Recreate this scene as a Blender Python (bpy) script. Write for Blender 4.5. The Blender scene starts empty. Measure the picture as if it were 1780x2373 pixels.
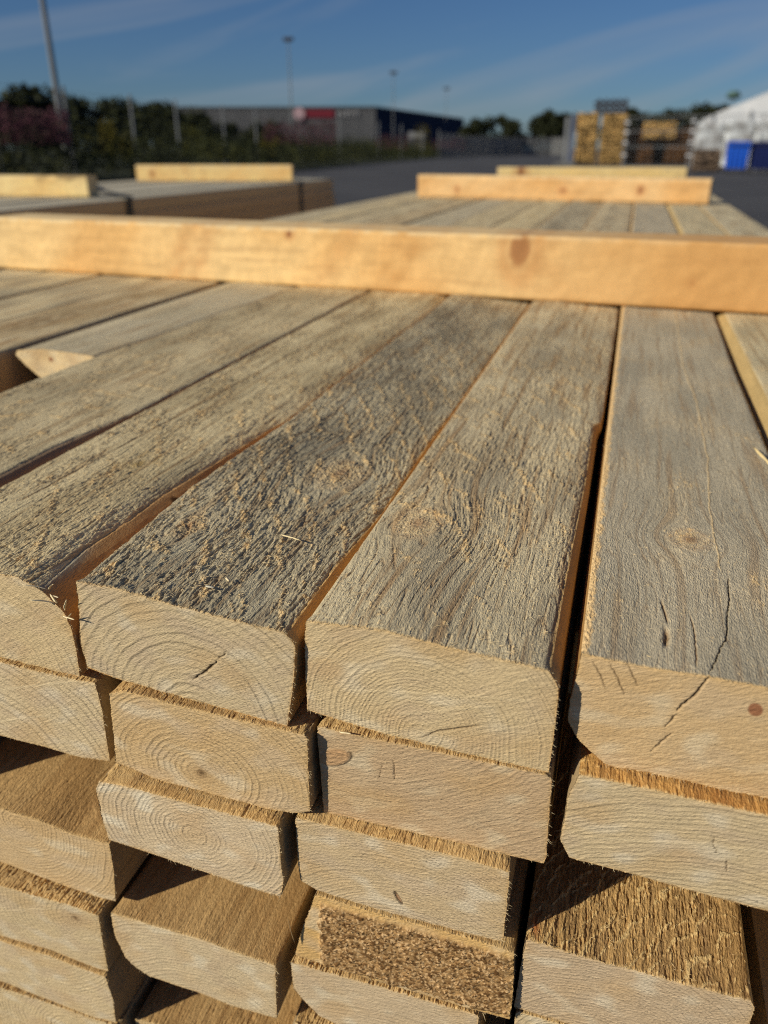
import bpy, math, random
import numpy as np
from math import radians, sin, cos, pi

# ------------------------------------------------------------------ camera, sky, sun, exposure
TOP = 0.93                      # height of the top of the timber pack above the yard
CAM_H = 0.17
SC = bpy.context.scene
COL = SC.collection
PITCH, YAW = 25.04, 16.65
SUN_EL, SUN_AZ = 29.0, 45.0     # light travels towards +X +Y
cam = bpy.data.cameras.new('camera')
cam.sensor_fit = 'VERTICAL'; cam.sensor_height = 36.0
cam.lens = 1802.0 / 2373.0 * 36.0
cam.clip_start = 0.01; cam.clip_end = 4000
cam.dof.use_dof = True
cam.dof.focus_distance = 0.340
cam.dof.aperture_fstop = cam.lens / 3.4
camo = bpy.data.objects.new('camera', cam); COL.objects.link(camo)
camo.location = (0, 0, TOP + CAM_H)
camo.rotation_euler = (radians(90 - PITCH), 0, radians(YAW))
SC.camera = camo
SC.render.engine = 'CYCLES'
SC.cycles.use_denoising = False
SC.cycles.denoiser = 'OPENIMAGEDENOISE'
SC.cycles.denoising_prefilter = 'ACCURATE'
SC.cycles.pixel_filter_type = 'BLACKMAN_HARRIS'
SC.cycles.filter_width = 1.05
SC.cycles.max_bounces = 6
SC.cycles.diffuse_bounces = 4
SC.view_settings.view_transform = 'Standard'
SC.view_settings.look = 'None'
SC.view_settings.exposure = 0.0
SC.view_settings.gamma = 1.0

W = bpy.data.worlds.new('World'); SC.world = W; W.use_nodes = True
nt = W.node_tree; nt.nodes.clear()
N = nt.nodes.new; LK = nt.links.new
sky = N('ShaderNodeTexSky'); sky.sky_type = 'NISHITA'; sky.sun_disc = False
sky.sun_elevation = radians(SUN_EL); sky.sun_rotation = radians(180 + SUN_AZ)
sky.altitude = 0; sky.air_density = 1.0; sky.dust_density = 0.25; sky.ozone_density = 3.0
tc = N('ShaderNodeTexCoord')
sep = N('ShaderNodeSeparateXYZ'); LK(tc.outputs['Generated'], sep.inputs[0])
zc = N('ShaderNodeMath'); zc.operation = 'MULTIPLY'; zc.inputs[1].default_value = 1.5; LK(sep.outputs['Z'], zc.inputs[0])
cmb = N('ShaderNodeCombineXYZ'); LK(sep.outputs['X'], cmb.inputs[0]); LK(zc.outputs[0], cmb.inputs[1]); LK(sep.outputs['Y'], cmb.inputs[2])
mpr = N('ShaderNodeMapping'); mpr.inputs['Rotation'].default_value = (0, 0, radians(-20)); LK(cmb.outputs[0], mpr.inputs[0])
mp = N('ShaderNodeMapping'); mp.inputs['Scale'].default_value = (2.6, 11.0, 1.2); mp.inputs['Location'].default_value = (1.7, 3.3, 0)
LK(mpr.outputs[0], mp.inputs[0])
cn = N('ShaderNodeTexNoise'); cn.inputs['Scale'].default_value = 0.9; cn.inputs['Detail'].default_value = 9; cn.inputs['Roughness'].default_value = 0.55; cn.inputs['Distortion'].default_value = 1.1
LK(mp.outputs[0], cn.inputs['Vector'])
cr = N('ShaderNodeValToRGB'); cr.color_ramp.elements[0].position = 0.485; cr.color_ramp.elements[1].position = 0.80
cr.color_ramp.elements[1].color = (0.50, 0.50, 0.50, 1)
LK(cn.outputs['Fac'], cr.inputs[0])
skm = N('ShaderNodeMix'); skm.data_type = 'RGBA'; skm.blend_type = 'MULTIPLY'; skm.inputs[0].default_value = 1.0
LK(sky.outputs[0], skm.inputs[6]); skm.inputs[7].default_value = (0.50, 0.72, 1.05, 1)
mx = N('ShaderNodeMix'); mx.data_type = 'RGBA'
LK(cr.outputs[0], mx.inputs[0]); LK(skm.outputs[2], mx.inputs[6]); mx.inputs[7].default_value = (6.2, 6.6, 7.2, 1)
bg = N('ShaderNodeBackground'); bg.inputs['Strength'].default_value = 0.05
LK(mx.outputs[2], bg.inputs['Color'])
wo = N('ShaderNodeOutputWorld'); LK(bg.outputs[0], wo.inputs['Surface'])

sl = bpy.data.lights.new('sun', 'SUN'); sl.energy = 4.0; sl.angle = radians(0.53); sl.color = (1.0, 0.91, 0.735)
so = bpy.data.objects.new('sun', sl); COL.objects.link(so)
E_, A_ = radians(SUN_EL), radians(SUN_AZ)
from mathutils import Vector
so.rotation_euler = Vector((sin(A_) * cos(E_), cos(A_) * cos(E_), -sin(E_))).to_track_quat('-Z', 'Y').to_euler()
so.location = (-3, -3, 5)

# ------------------------------------------------------------------ helpers
def srgb(r, g, b):
    return np.array([((c / 255) / 12.92 if c / 255 <= .04045 else ((c / 255 + .055) / 1.055) ** 2.4) for c in (r, g, b)])

_rs = np.random.RandomState(7)
_P = _rs.permutation(512).astype(np.int64)
_G = _rs.uniform(0, 2 * pi, 512); _GX = np.cos(_G); _GY = np.sin(_G)
_R = _rs.rand(512)
def noise(x, y, s=0):
    """2-D gradient noise, about -1..1"""
    x = np.asarray(x, float) + s * 17.31; y = np.asarray(y, float) + s * 9.77
    xi = np.floor(x).astype(np.int64); yi = np.floor(y).astype(np.int64)
    fx = x - xi; fy = y - yi
    u = fx * fx * fx * (fx * (fx * 6 - 15) + 10); v = fy * fy * fy * (fy * (fy * 6 - 15) + 10)
    def g(i, j, ax, ay):
        h = _P[(_P[(xi + i) & 511] + (yi + j)) & 511]
        return _GX[h] * ax + _GY[h] * ay
    a = g(0, 0, fx, fy); b = g(1, 0, fx - 1, fy); c = g(0, 1, fx, fy - 1); d = g(1, 1, fx - 1, fy - 1)
    return ((a + (b - a) * u) * (1 - v) + (c + (d - c) * u) * v) * 1.5
def fbm(x, y, s=0, o=3, g=.5):
    t = 0; a = 1
    for k in range(o):
        t = t + a * noise(x, y, s + k * 3); x = x * 2.03; y = y * 2.03; a *= g
    return t
def cells(x, y, s=0):
    """random value per jittered cell plus distance to its point"""
    x = np.asarray(x, float); y = np.asarray(y, float)
    xi = np.floor(x).astype(np.int64); yi = np.floor(y).astype(np.int64)
    best = np.full(x.shape, 9.); val = np.zeros(x.shape)
    for i in (-1, 0, 1):
        for j in (-1, 0, 1):
            h = _P[(_P[(xi + i + s * 7) & 511] + (yi + j)) & 511]
            px = xi + i + _R[h]; py = yi + j + _R[_P[h]]
            d = (px - x) ** 2 + (py - y) ** 2
            m = d < best; best = np.where(m, d, best); val = np.where(m, _R[_P[_P[h]]], val)
    return np.sqrt(best), val
def sst(a, b, x):
    t = np.clip((x - a) / (b - a), 0, 1); return t * t * (3 - 2 * t)
def mixc(a, b, t):
    return a + (b - a) * np.asarray(t)[..., None]

def node_mat(name, base=None, attr=False, rot=None, rough=.8, spec=.25, nscale=30., namp=.15, bump=.0, bscale=200., metal=0., stretch=(1, 1, 1), c2=None, nlow=None, bdist=.001):
    m = bpy.data.materials.new(name); m.use_nodes = True
    t = m.node_tree; p = t.nodes['Principled BSDF']
    p.inputs['Roughness'].default_value = rough; p.inputs['Metallic'].default_value = metal
    p.inputs['Specular IOR Level'].default_value = spec
    co = t.nodes.new('ShaderNodeTexCoord'); mpn = t.nodes.new('ShaderNodeMapping'); mpn.inputs['Scale'].default_value = stretch
    if rot is not None: mpn.vector_type = 'TEXTURE'; mpn.inputs['Rotation'].default_value = rot
    t.links.new(co.outputs['Object'], mpn.inputs[0])
    nz = t.nodes.new('ShaderNodeTexNoise'); nz.inputs['Scale'].default_value = nscale; nz.inputs['Detail'].default_value = 5
    t.links.new(mpn.outputs[0], nz.inputs['Vector'])
    mr = t.nodes.new('ShaderNodeMapRange'); mr.inputs['From Min'].default_value = .25; mr.inputs['From Max'].default_value = .75
    mr.inputs['To Min'].default_value = 1 - namp; mr.inputs['To Max'].default_value = 1 + namp
    t.links.new(nz.outputs['Fac'], mr.inputs['Value'])
    mu = t.nodes.new('ShaderNodeVectorMath'); mu.operation = 'SCALE'
    t.links.new(mr.outputs[0], mu.inputs['Scale'])
    if attr:
        at = t.nodes.new('ShaderNodeAttribute'); at.attribute_name = 'Col'
        t.links.new(at.outputs['Color'], mu.inputs[0])
    elif c2 is not None:
        n2 = t.nodes.new('ShaderNodeTexNoise'); n2.inputs['Scale'].default_value = nlow or nscale * .2; n2.inputs['Detail'].default_value = 4
        t.links.new(mpn.outputs[0], n2.inputs['Vector'])
        rp = t.nodes.new('ShaderNodeValToRGB'); rp.color_ramp.elements[0].position = .38; rp.color_ramp.elements[1].position = .62
        rp.color_ramp.elements[0].color = (*base, 1); rp.color_ramp.elements[1].color = (*c2, 1)
        t.links.new(n2.outputs['Fac'], rp.inputs[0]); t.links.new(rp.outputs[0], mu.inputs[0])
    else:
        mu.inputs[0].default_value = tuple(base)
    t.links.new(mu.outputs[0], p.inputs['Base Color'])
    if bump:
        b = t.nodes.new('ShaderNodeBump'); b.inputs['Strength'].default_value = bump; b.inputs['Distance'].default_value = bdist
        n3 = t.nodes.new('ShaderNodeTexNoise'); n3.inputs['Scale'].default_value = bscale; n3.inputs['Detail'].default_value = 4
        t.links.new(mpn.outputs[0], n3.inputs['Vector']); t.links.new(n3.outputs['Fac'], b.inputs['Height'])
        t.links.new(b.outputs[0], p.inputs['Normal'])
    return m

M_TOP = node_mat('sawn_wood_face', attr=True, rough=.85, spec=.15, nscale=1400, namp=.16, bump=1., bscale=1900, stretch=(1, .3, 1), bdist=.0008)
M_END = node_mat('sawn_wood_end_grain', attr=True, rot=(0, radians(-24), 0), stretch=(4.5, 1, 1), rough=.85, spec=.15, nscale=2200, namp=.12, bump=1., bscale=2200, bdist=.0005)
M_FIB = node_mat('torn_wood_fibre', attr=True, rough=.7, spec=.2, nscale=900, namp=.1)
M_BAR = node_mat('planed_sticker_wood', attr=True, rough=.75, spec=.2, nscale=300, namp=.07, bump=.3, bscale=500, bdist=.0005)

def tag(o, label=None, cat=None, group=None, kind=None):
    if label: o['label'] = label
    if cat: o['category'] = cat
    if group: o['group'] = group
    if kind: o['kind'] = kind
    return o

def mesh_obj(name, V, F, mats, cols=None, fmat=None, parent=None, smooth=True, loc=(0, 0, 0)):
    """V (n,3) metres; F list of int arrays (k,3|4)"""
    me = bpy.data.meshes.new(name)
    V = np.ascontiguousarray(V, np.float32)
    F = [np.asarray(f, np.int32) for f in F if len(f)]
    nl = sum(f.size for f in F); nf = sum(len(f) for f in F)
    me.vertices.add(len(V)); me.vertices.foreach_set('co', V.ravel())
    me.loops.add(nl); me.loops.foreach_set('vertex_index', np.concatenate([f.ravel() for f in F]))
    tot = np.concatenate([np.full(len(f), f.shape[1], np.int32) for f in F])
    st = np.concatenate([[0], np.cumsum(tot)[:-1]]).astype(np.int32)
    me.polygons.add(nf); me.polygons.foreach_set('loop_start', st)
    try: me.polygons.foreach_set('loop_total', tot)
    except Exception: pass
    me.polygons.foreach_set('use_smooth', np.full(nf, smooth))
    for m in mats: me.materials.append(m)
    if fmat is not None: me.polygons.foreach_set('use_smooth', np.asarray(fmat) == 1)
    if fmat is not None: me.polygons.foreach_set('material_index', np.asarray(fmat, np.int32))
    if cols is not None:
        a = me.color_attributes.new('Col', 'FLOAT_COLOR', 'POINT')
        c = np.ones((len(V), 4), np.float32); c[:, :3] = np.clip(cols, 0.003, .95); a.data.foreach_set('color', c.ravel())
    me.update(calc_edges=True); me.validate()
    o = bpy.data.objects.new(name, me); COL.objects.link(o); o.location = loc
    if parent: o.parent = parent
    return o

def grid_faces(nr, nc, off=0, flip=False):
    i = np.arange(nr - 1)[:, None] * nc + np.arange(nc - 1)[None, :] + off
    q = np.stack([i, i + 1, i + nc + 1, i + nc], -1).reshape(-1, 4)
    return q[:, ::-1] if flip else q

def resample(pts, n):
    p = np.array(pts, float); d = np.r_[0, np.cumsum(np.hypot(*np.diff(p, axis=0).T))]
    t = np.linspace(0, d[-1], n)
    x = np.interp(t, d, p[:, 0]); z = np.interp(t, d, p[:, 1])
    if n > 20:                                   # soften the polyline's corners
        k = max(2, n // 24); ker = np.hanning(2 * k + 1); ker /= ker.sum()
        for a in (x, z):
            e0, e1 = a[0], a[-1]
            q = np.convolve(np.r_[2 * e0 - a[k:0:-1], a, 2 * e1 - a[-2:-k - 2:-1]], ker, 'valid'); a[:] = q; a[0] = e0; a[-1] = e1
    return np.stack([x, z], 1)

# ------------------------------------------------------------------ sawn timber
C_TAN = srgb(234, 200, 142); C_GOLD = srgb(226, 184, 116); C_GREY = srgb(188, 180, 158); C_GREYD = srgb(160, 152, 132)
C_BROWN = srgb(128, 98, 66); C_END = srgb(217, 193, 148); C_ENDW = srgb(228, 213, 180); C_PINK = srgb(206, 182, 146)
C_SIDE = srgb(204, 166, 116); C_DARK = srgb(58, 36, 18); C_FIB = srgb(236, 214, 168); C_KNOT = srgb(140, 92, 52)

def warp_knots(x, y, knots):
    for (kx, ky, rx, ry) in knots:
        g = np.exp(-((x - kx) / (rx * 2.2)) ** 2 - ((y - ky) / (ry * 1.8)) ** 2)
        x = kx + (x - kx) * (1 - .78 * g)
    return x

def top_field(x, y, S, seed):
    """height (mm) and colour of a board's upper face; x across, y along, mm"""
    rough = S.get('rough', 1.); kn = S.get('knots', [])
    u = warp_knots(x, y, kn); v = y
    u = u + 1.2 * noise(x / 18, y / 60, seed + 1)
    fine = .8 * noise(u / .75, v / 9, seed + 2) + .45 * noise(u / .42, v / 3, seed + 22) + .45 * noise(u / 1.1, v / 26, seed + 55)
    mid = fbm(u / 2.1, v / 14, seed + 3, 2)
    patch = sst(-.35, .45, noise(x / 26, y / 55, seed + 4) + S.get('tear', .1) - .9 * (1 - sst(S.get('calm', 0) - 12, S.get('calm', 0) + 6, y + .25 * x + 6 * noise(x / 12, y / 9, seed + 48))) * ('calm' in S))       # where the saw tore the surface
    coarse = noise(u / 2.1, v / 15, seed + 53) + .4 * noise(x / 2.2, y / 5, seed + 54)
    pit = sst(.12, .65, noise(u / 1.15, v / 7.5, seed + 5) + .30 * noise(x / .8, y / 2.2, seed + 6)) * (.25 + .75 * patch)
    gn = np.abs(noise(u / 4.2, v / 42, seed + 24)) + .10 * np.abs(noise(x / .8, y / 3, seed + 25))
    groove = (1 - sst(.02, .16, gn)) * sst(-.3, .3, noise(u / 6, v / 25, seed + 26))
    lump = noise(u / .8, v / 3.6, seed + 7) + .6 * noise(x / .5, y / 1.2, seed + 27)
    sp = S.get('band', 40.); tl = S.get('tilt', 2.0)
    ph = (v + tl * u + .006 * (x - S.get('xc', 0)) ** 2 + 6 * noise(x / 14, y / 18, seed + 8) + 2 * noise(x / 4, y / 5, seed + 28)) / sp
    fr = ph - np.floor(ph)
    bf = np.exp(-((fr - .5) / .09) ** 2) * sst(-.5, .3, noise(x / 11, y / 15, seed + 9)) + .6 * np.exp(-((fr - .2) / .06) ** 2) * sst(-.1, .5, noise(x / 8, y / 10, seed + 29))
    bf = bf * S.get('bandamp', 1.) * (.35 + .65 * sst(-.3, .5, noise(x / 2.1, y / 3.4, seed + 49)))
    tanm = sst(.34, .98, .55 * lump + .35 * fine + .25 * coarse + 1.6 * bf * (.5 + .6 * patch) + .12 * patch * S.get('tanamp', 1.) - .08)
    bnd = bf; far = 1 - .85 * sst(450, 1000, y); tanm = tanm * far; fine = fine * (.35 + .65 * far)
    h = rough * (.42 * coarse * (.25 + .75 * patch) + .15 * fine + .20 * mid - .50 * pit * (.35 + .65 * patch) - .45 * groove + .14 * lump * (.35 + patch)) + rough * (.12 * bf + .30 * tanm)
    lo = noise(x / 40, y / 90, seed + 12); st = fbm(u / 5, v / 120, seed + 13, 2)
    g1 = np.array(S.get('c1', C_GREY)); g2 = np.array(S.get('c2', C_GREYD)); c = mixc(g1[None], g2[None], sst(-.6, .6, lo + .5 * st).ravel()).reshape(x.shape + (3,))
    c = mixc(c, C_BROWN * 1.25, .40 * sst(.1, .8, st + .35 * noise(u / 1.5, v / 50, seed + 14)) * S.get('brown', 1.))
    c = mixc(c, C_BROWN, .35 * groove * S.get('brown', 1.))
    c = mixc(c, np.array(S.get('tan', srgb(212, 184, 138))), np.clip(.72 * tanm + .10 * patch, 0, 1))
    c = c * (1 + .15 * fine + .07 * far * noise(x / .6, y / .8, seed + 15) + .06 * noise(x / 3, y / 3, seed + 16))[..., None]
    for (kx, ky, rx, ry) in kn:
        r = np.sqrt(((x - kx) / rx) ** 2 + ((y - ky) / ry) ** 2); a = np.arctan2(y - ky, x - kx)
        inn = 1 - sst(.75, 1.15, r)
        h = h + inn * (rough * .45 * noise(x / 1.0, y / 1.2, seed + 17) + .10 * np.sin(r * 9)) + .30 * np.exp(-((r - 1.05) / .2) ** 2) * sst(-.1, .5, noise(x / 4, y / 4, seed + 18))
        c = mixc(c, mixc(np.broadcast_to(C_TAN, c.shape), C_KNOT, (.5 + .5 * np.sin(r * 9 + 3 * noise(x / 2, y / 2.5, seed)))), .34 * inn * sst(-.8, .4, noise(x / 1.2, y / 1.5, seed + 44)))
        c = mixc(c, C_KNOT * .8, .5 * np.exp(-(r / .3) ** 2))
    for (pts, w, dep, cc) in S.get('cracks', []):
        p = np.array(pts); xc = np.interp(y, p[:, 1], p[:, 0]) + .35 * noise(y / 3.0, y * 0, seed + 19) + .8 * noise(y / 18., y * 0, seed + 20)
        inside = sst(p[0, 1], p[0, 1] + 8, y) * (1 - sst(p[-1, 1] - 8, p[-1, 1], y))
        g = np.exp(-((x - xc) / w) ** 2) * inside
        h = h - dep * g; c = mixc(c, cc, .85 * g)
    for (px, py, rx, ry, cc) in S.get('stains', []):
        g = np.exp(-((x - px) / rx) ** 2 - ((y - py) / ry) ** 2) * sst(-.6, .4, noise(x / 6, y / 18, seed + 21))
        c = mixc(c, cc, .8 * g)
    c = c * np.array([1.38, 1.31, 1.13]) if S.get('weathered', True) else c
    if 'rimL' in S:
        e_ = S['rimL'] + 1.6 * noise(y / 9, x * 0, seed + 45) + .8 * noise(y / 2., x / 2, seed + 46); c = mixc(c, srgb(244, 206, 146), .9 * (1 - sst(e_ - .8, e_ + .6, x))); h = h + .35 * (1 - sst(e_ - 1, e_ + 1, x)) * noise(x / 1., y / 2.5, seed + 47)
    if 'scratch' in S:                              # fine diagonal circular-saw scratches
        q = x * .82 + y * .57 + .0012 * (y - 300) ** 2 * .2
        q2 = -x * .75 + y * .6
        s1 = noise(q / .8, q2 / 25, seed + 22) + .6 * noise(q2 / .9, q / 30, seed + 23)
        h = h + S['scratch'] * s1; c = c * (1 + .10 * s1)[..., None]
    return h, c

def end_field(x, z, S, seed):
    """relief (mm, outwards) and colour of the cut end; pith (px,pz), ring spacing"""
    px, pz = S.get('pith', (0, -200)); sp = S.get('ring', 2.5); el = S.get('el', 1.)
    wx = x + .9 * noise(x / 14, z / 14, seed + 30); wz = z + .9 * noise(x / 14, z / 14, seed + 31)
    r = np.sqrt((wx - px) ** 2 + ((wz - pz) * el) ** 2); theta0 = np.arctan2(wz - pz, wx - px)
    r = r + 1.7 * noise(r / 8, r * 0, seed + 32) + .5 * noise(theta0 * 4, r / 12, seed + 56)
    ph = r / sp; fr = ph - np.floor(ph); k = np.floor(ph)
    rv = _R[(k.astype(int) * 7 + seed * 13) & 511]
    late = sst(.60, .93, fr) * (1 - sst(.93, 1., fr)) * (.55 + .75 * rv)
    amp = S.get('ramp', 1.) * sst(-.75, .1, noise(x / 24, z / 17, seed + 33) + .15)
    an = radians(S.get('sa', 27)); a = x * cos(an) + z * sin(an); b = -x * sin(an) + z * cos(an)
    scr = noise(b / .5, a / 7, seed + 34) + .6 * noise(b / 1.2, a / 18, seed + 35)
    fz = noise(x / .55, z / .55, seed + 36) + .7 * noise(x / .9, z / .4, seed + 37)
    theta = np.arctan2(wz - pz, wx - px)
    ray = noise(theta * np.maximum(r, 5) / .7, r / 6, seed + 38)
    h = amp * .30 * late - amp * .12 * fr + .15 * scr + .05 * fz + .05 * ray + .25 * noise(x / 22, z / 22, seed + 39)
    h = h * S.get('hamp', 1.)
    c = mixc(np.array(S.get('c', C_END)) * np.ones(x.shape + (3,)), C_PINK, .55 * sst(-.1, .6, noise(x / 20, z / 12, seed + 40)))
    c = mixc(c, C_ENDW, .5 * sst(.1, .7, noise(x / 15, z / 10, seed + 41)) * S.get('white', 1.))
    c = mixc(c, srgb(204, 166, 110), .40 * sst(.0, .7, noise(x / 28 + 3, z / 20, seed + 52)))
    c = c * (1 - .29 * amp * late)[..., None] * (1 + .08 * scr + .04 * fz + .04 * ray)[..., None]
    # saw fuzz: pale specks
    d, v = cells(x / 1.1, z / 1.1, seed + 2)
    sp_ = (1 - sst(.12, .26, d)) * (v > .86); c = mixc(c, C_FIB, .55 * sp_); h = h + .16 * sp_
    if S.get('streak'):
        for (sx, sz, ang, ln) in S['streak']:
            aa = radians(ang); t = (x - sx) * cos(aa) + (z - sz) * sin(aa); q = -(x - sx) * sin(aa) + (z - sz) * cos(aa)
            g = np.exp(-((q + .003 * t * t * .2) / .5) ** 2) * sst(0, 8, t) * (1 - sst(ln - 10, ln, t)); c = mixc(c, C_FIB, .45 * g); h = h + .1 * g
    r0 = np.random.RandomState(seed + 500); c = c * np.array([.965, .975, 1.02]) * r0.uniform(.93, 1.06) * (1 + np.array([.02, 0, -.05]) * r0.uniform(-1, 1))
    for (kx, kz, rx, rz, ang, kind) in S.get('knots', []):
        aa = radians(ang); t = (x - kx) * cos(aa) + (z - kz) * sin(aa); q = -(x - kx) * sin(aa) + (z - kz) * cos(aa)
        rr = np.sqrt((t / rx) ** 2 + (q / rz) ** 2); inn = 1 - sst(.8, 1.05, rr)
        if kind == 'pith':
            c = mixc(c, C_BROWN * 1.2, .55 * np.exp(-(rr) ** 2)); c = mixc(c, C_DARK, .7 * np.exp(-(rr / .35) ** 2))
        elif kind == 'dark':
            c = mixc(c, C_DARK, .85 * inn * sst(.25, .8, rr + .4 * (q / rz < 0))); c = mixc(c, srgb(176, 132, 96), .7 * inn * (1 - sst(.3, .7, rr))); h = h - .5 * inn
        elif kind == 'red':
            c = mixc(c, srgb(150, 92, 62), .85 * inn); c = mixc(c, c * .93, .5 * (1 - sst(1.3, 2.6, rr)))
        else:
            c = mixc(c, srgb(188, 150, 108) * (1 - .14 * np.sin(rr * 16))[..., None], .85 * inn)
            c = mixc(c, C_DARK, .75 * np.exp(-((rr - 1.) / .07) ** 2) * (q < .2 * rz) * sst(-.9, .2, t / rx))
            h = h + .35 * inn
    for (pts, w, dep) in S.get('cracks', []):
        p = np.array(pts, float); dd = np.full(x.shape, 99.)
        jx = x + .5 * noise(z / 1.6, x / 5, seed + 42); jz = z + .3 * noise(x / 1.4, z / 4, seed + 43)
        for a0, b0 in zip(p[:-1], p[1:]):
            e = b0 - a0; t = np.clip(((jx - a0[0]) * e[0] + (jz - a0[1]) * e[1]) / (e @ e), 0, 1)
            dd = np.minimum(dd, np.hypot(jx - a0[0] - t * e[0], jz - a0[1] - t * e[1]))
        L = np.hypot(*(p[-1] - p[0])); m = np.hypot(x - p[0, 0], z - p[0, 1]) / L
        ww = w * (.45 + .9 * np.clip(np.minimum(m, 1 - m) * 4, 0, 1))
        g = np.exp(-(dd / ww) ** 2); h = h - dep * g; c = mixc(c, C_DARK, .92 * g)  # dark brown painted in for the shade inside the split
    if S.get('sawdust'):
        x0 = S['sawdust']
        m = sst(x0 - .8, x0 + .9, x + 1.8 * noise(z / 2.4, x / 4, seed) + .9 * noise(z / .9, x, seed + 2)) * sst(-198.3, -196.0, z + 2.0 * noise(x / 5, z / 5, seed + 1) + .9 * noise(x / 1.2, z / 2, seed + 8) - .012 * (x + 60)) * (1 - sst(-155.5, -153.5, z + 1.0 * noise(x / 4, z / 4, seed + 3) + .02 * (x + 60)))
        d1, v1 = cells(x / 1.5, z / 1.1, seed + 5); d2, v2 = cells(x / .8, z / .8, seed + 6)
        hh = .9 + .9 * (1 - d1) * v1 + .5 * (1 - d2) * v2 + .5 * noise(x / 7, z / 5, seed)
        cc = mixc(mixc(srgb(172, 136, 90) * np.ones(x.shape + (3,)), srgb(104, 74, 42), sst(.25, .9, v1)), srgb(226, 190, 140), (v2 > .82) * .7)
        cc = cc * (.85 + .3 * sst(-.5, .5, noise(x / 6, z / 4, seed + 9)))[..., None]
        h = h * (1 - m) + m * hh; c = mixc(c, np.clip(cc, 0, 1), m) if cc.ndim < c.ndim else c + (cc - c) * m[..., None]
    return h, c

def interp_shift(tab, y):
    if not tab: return np.zeros_like(y)
    t = np.array(tab, float); return np.interp(y, t[:, 0], t[:, 1])

def fibres(rng, P, D, Ln, Wd, lift, col):
    """thin torn fibres: bent three-sided spikes. P roots (n,3) mm, D unit dirs"""
    n = len(P); up = lift
    side = np.cross(D, np.array([0, -.5, .86])); side /= np.maximum(np.linalg.norm(side, axis=1, keepdims=True), 1e-6)
    nn = np.cross(side, D)
    w = Wd[:, None]; L = Ln[:, None]
    mid = P + D * L * .55 + up[:, None] * np.array([0, -.3, 1.]) * L * .5
    tip = P + D * L + up[:, None] * np.array([0, -.3, 1.]) * L * .6 + rng.normal(0, .12, (n, 3)) * L
    a = P - side * w; b = P + side * w; c0 = P + nn * w * .9
    a1 = mid - side * w * .7; b1 = mid + side * w * .7; c1 = mid + nn * w * .7
    V = np.stack([a, b, c0, a1, b1, c1, tip], 1).reshape(-1, 3)
    base = np.arange(n)[:, None] * 7
    q = np.concatenate([base + np.array([[0, 1, 4, 3]]), base + np.array([[1, 2, 5, 4]]), base + np.array([[2, 0, 3, 5]])])
    t = np.concatenate([base + np.array([[3, 4, 6]]), base + np.array([[4, 5, 6]]), base + np.array([[5, 3, 6]])])
    return V, q, t, np.repeat(col, 7, axis=0)

def stations(y0, L, f=1., fine=None):
    ys = [0.]; 
    while ys[-1] < L:
        d2 = (y0 + ys[-1]) ** 2 + 170 ** 2
        st = max(.5, d2 / 132000. * .85) * f
        if fine and ys[-1] > fine: st = max(st, 12)
        ys.append(ys[-1] + min(st, 120))
    ys[-1] = L
    return np.array(ys)

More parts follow.
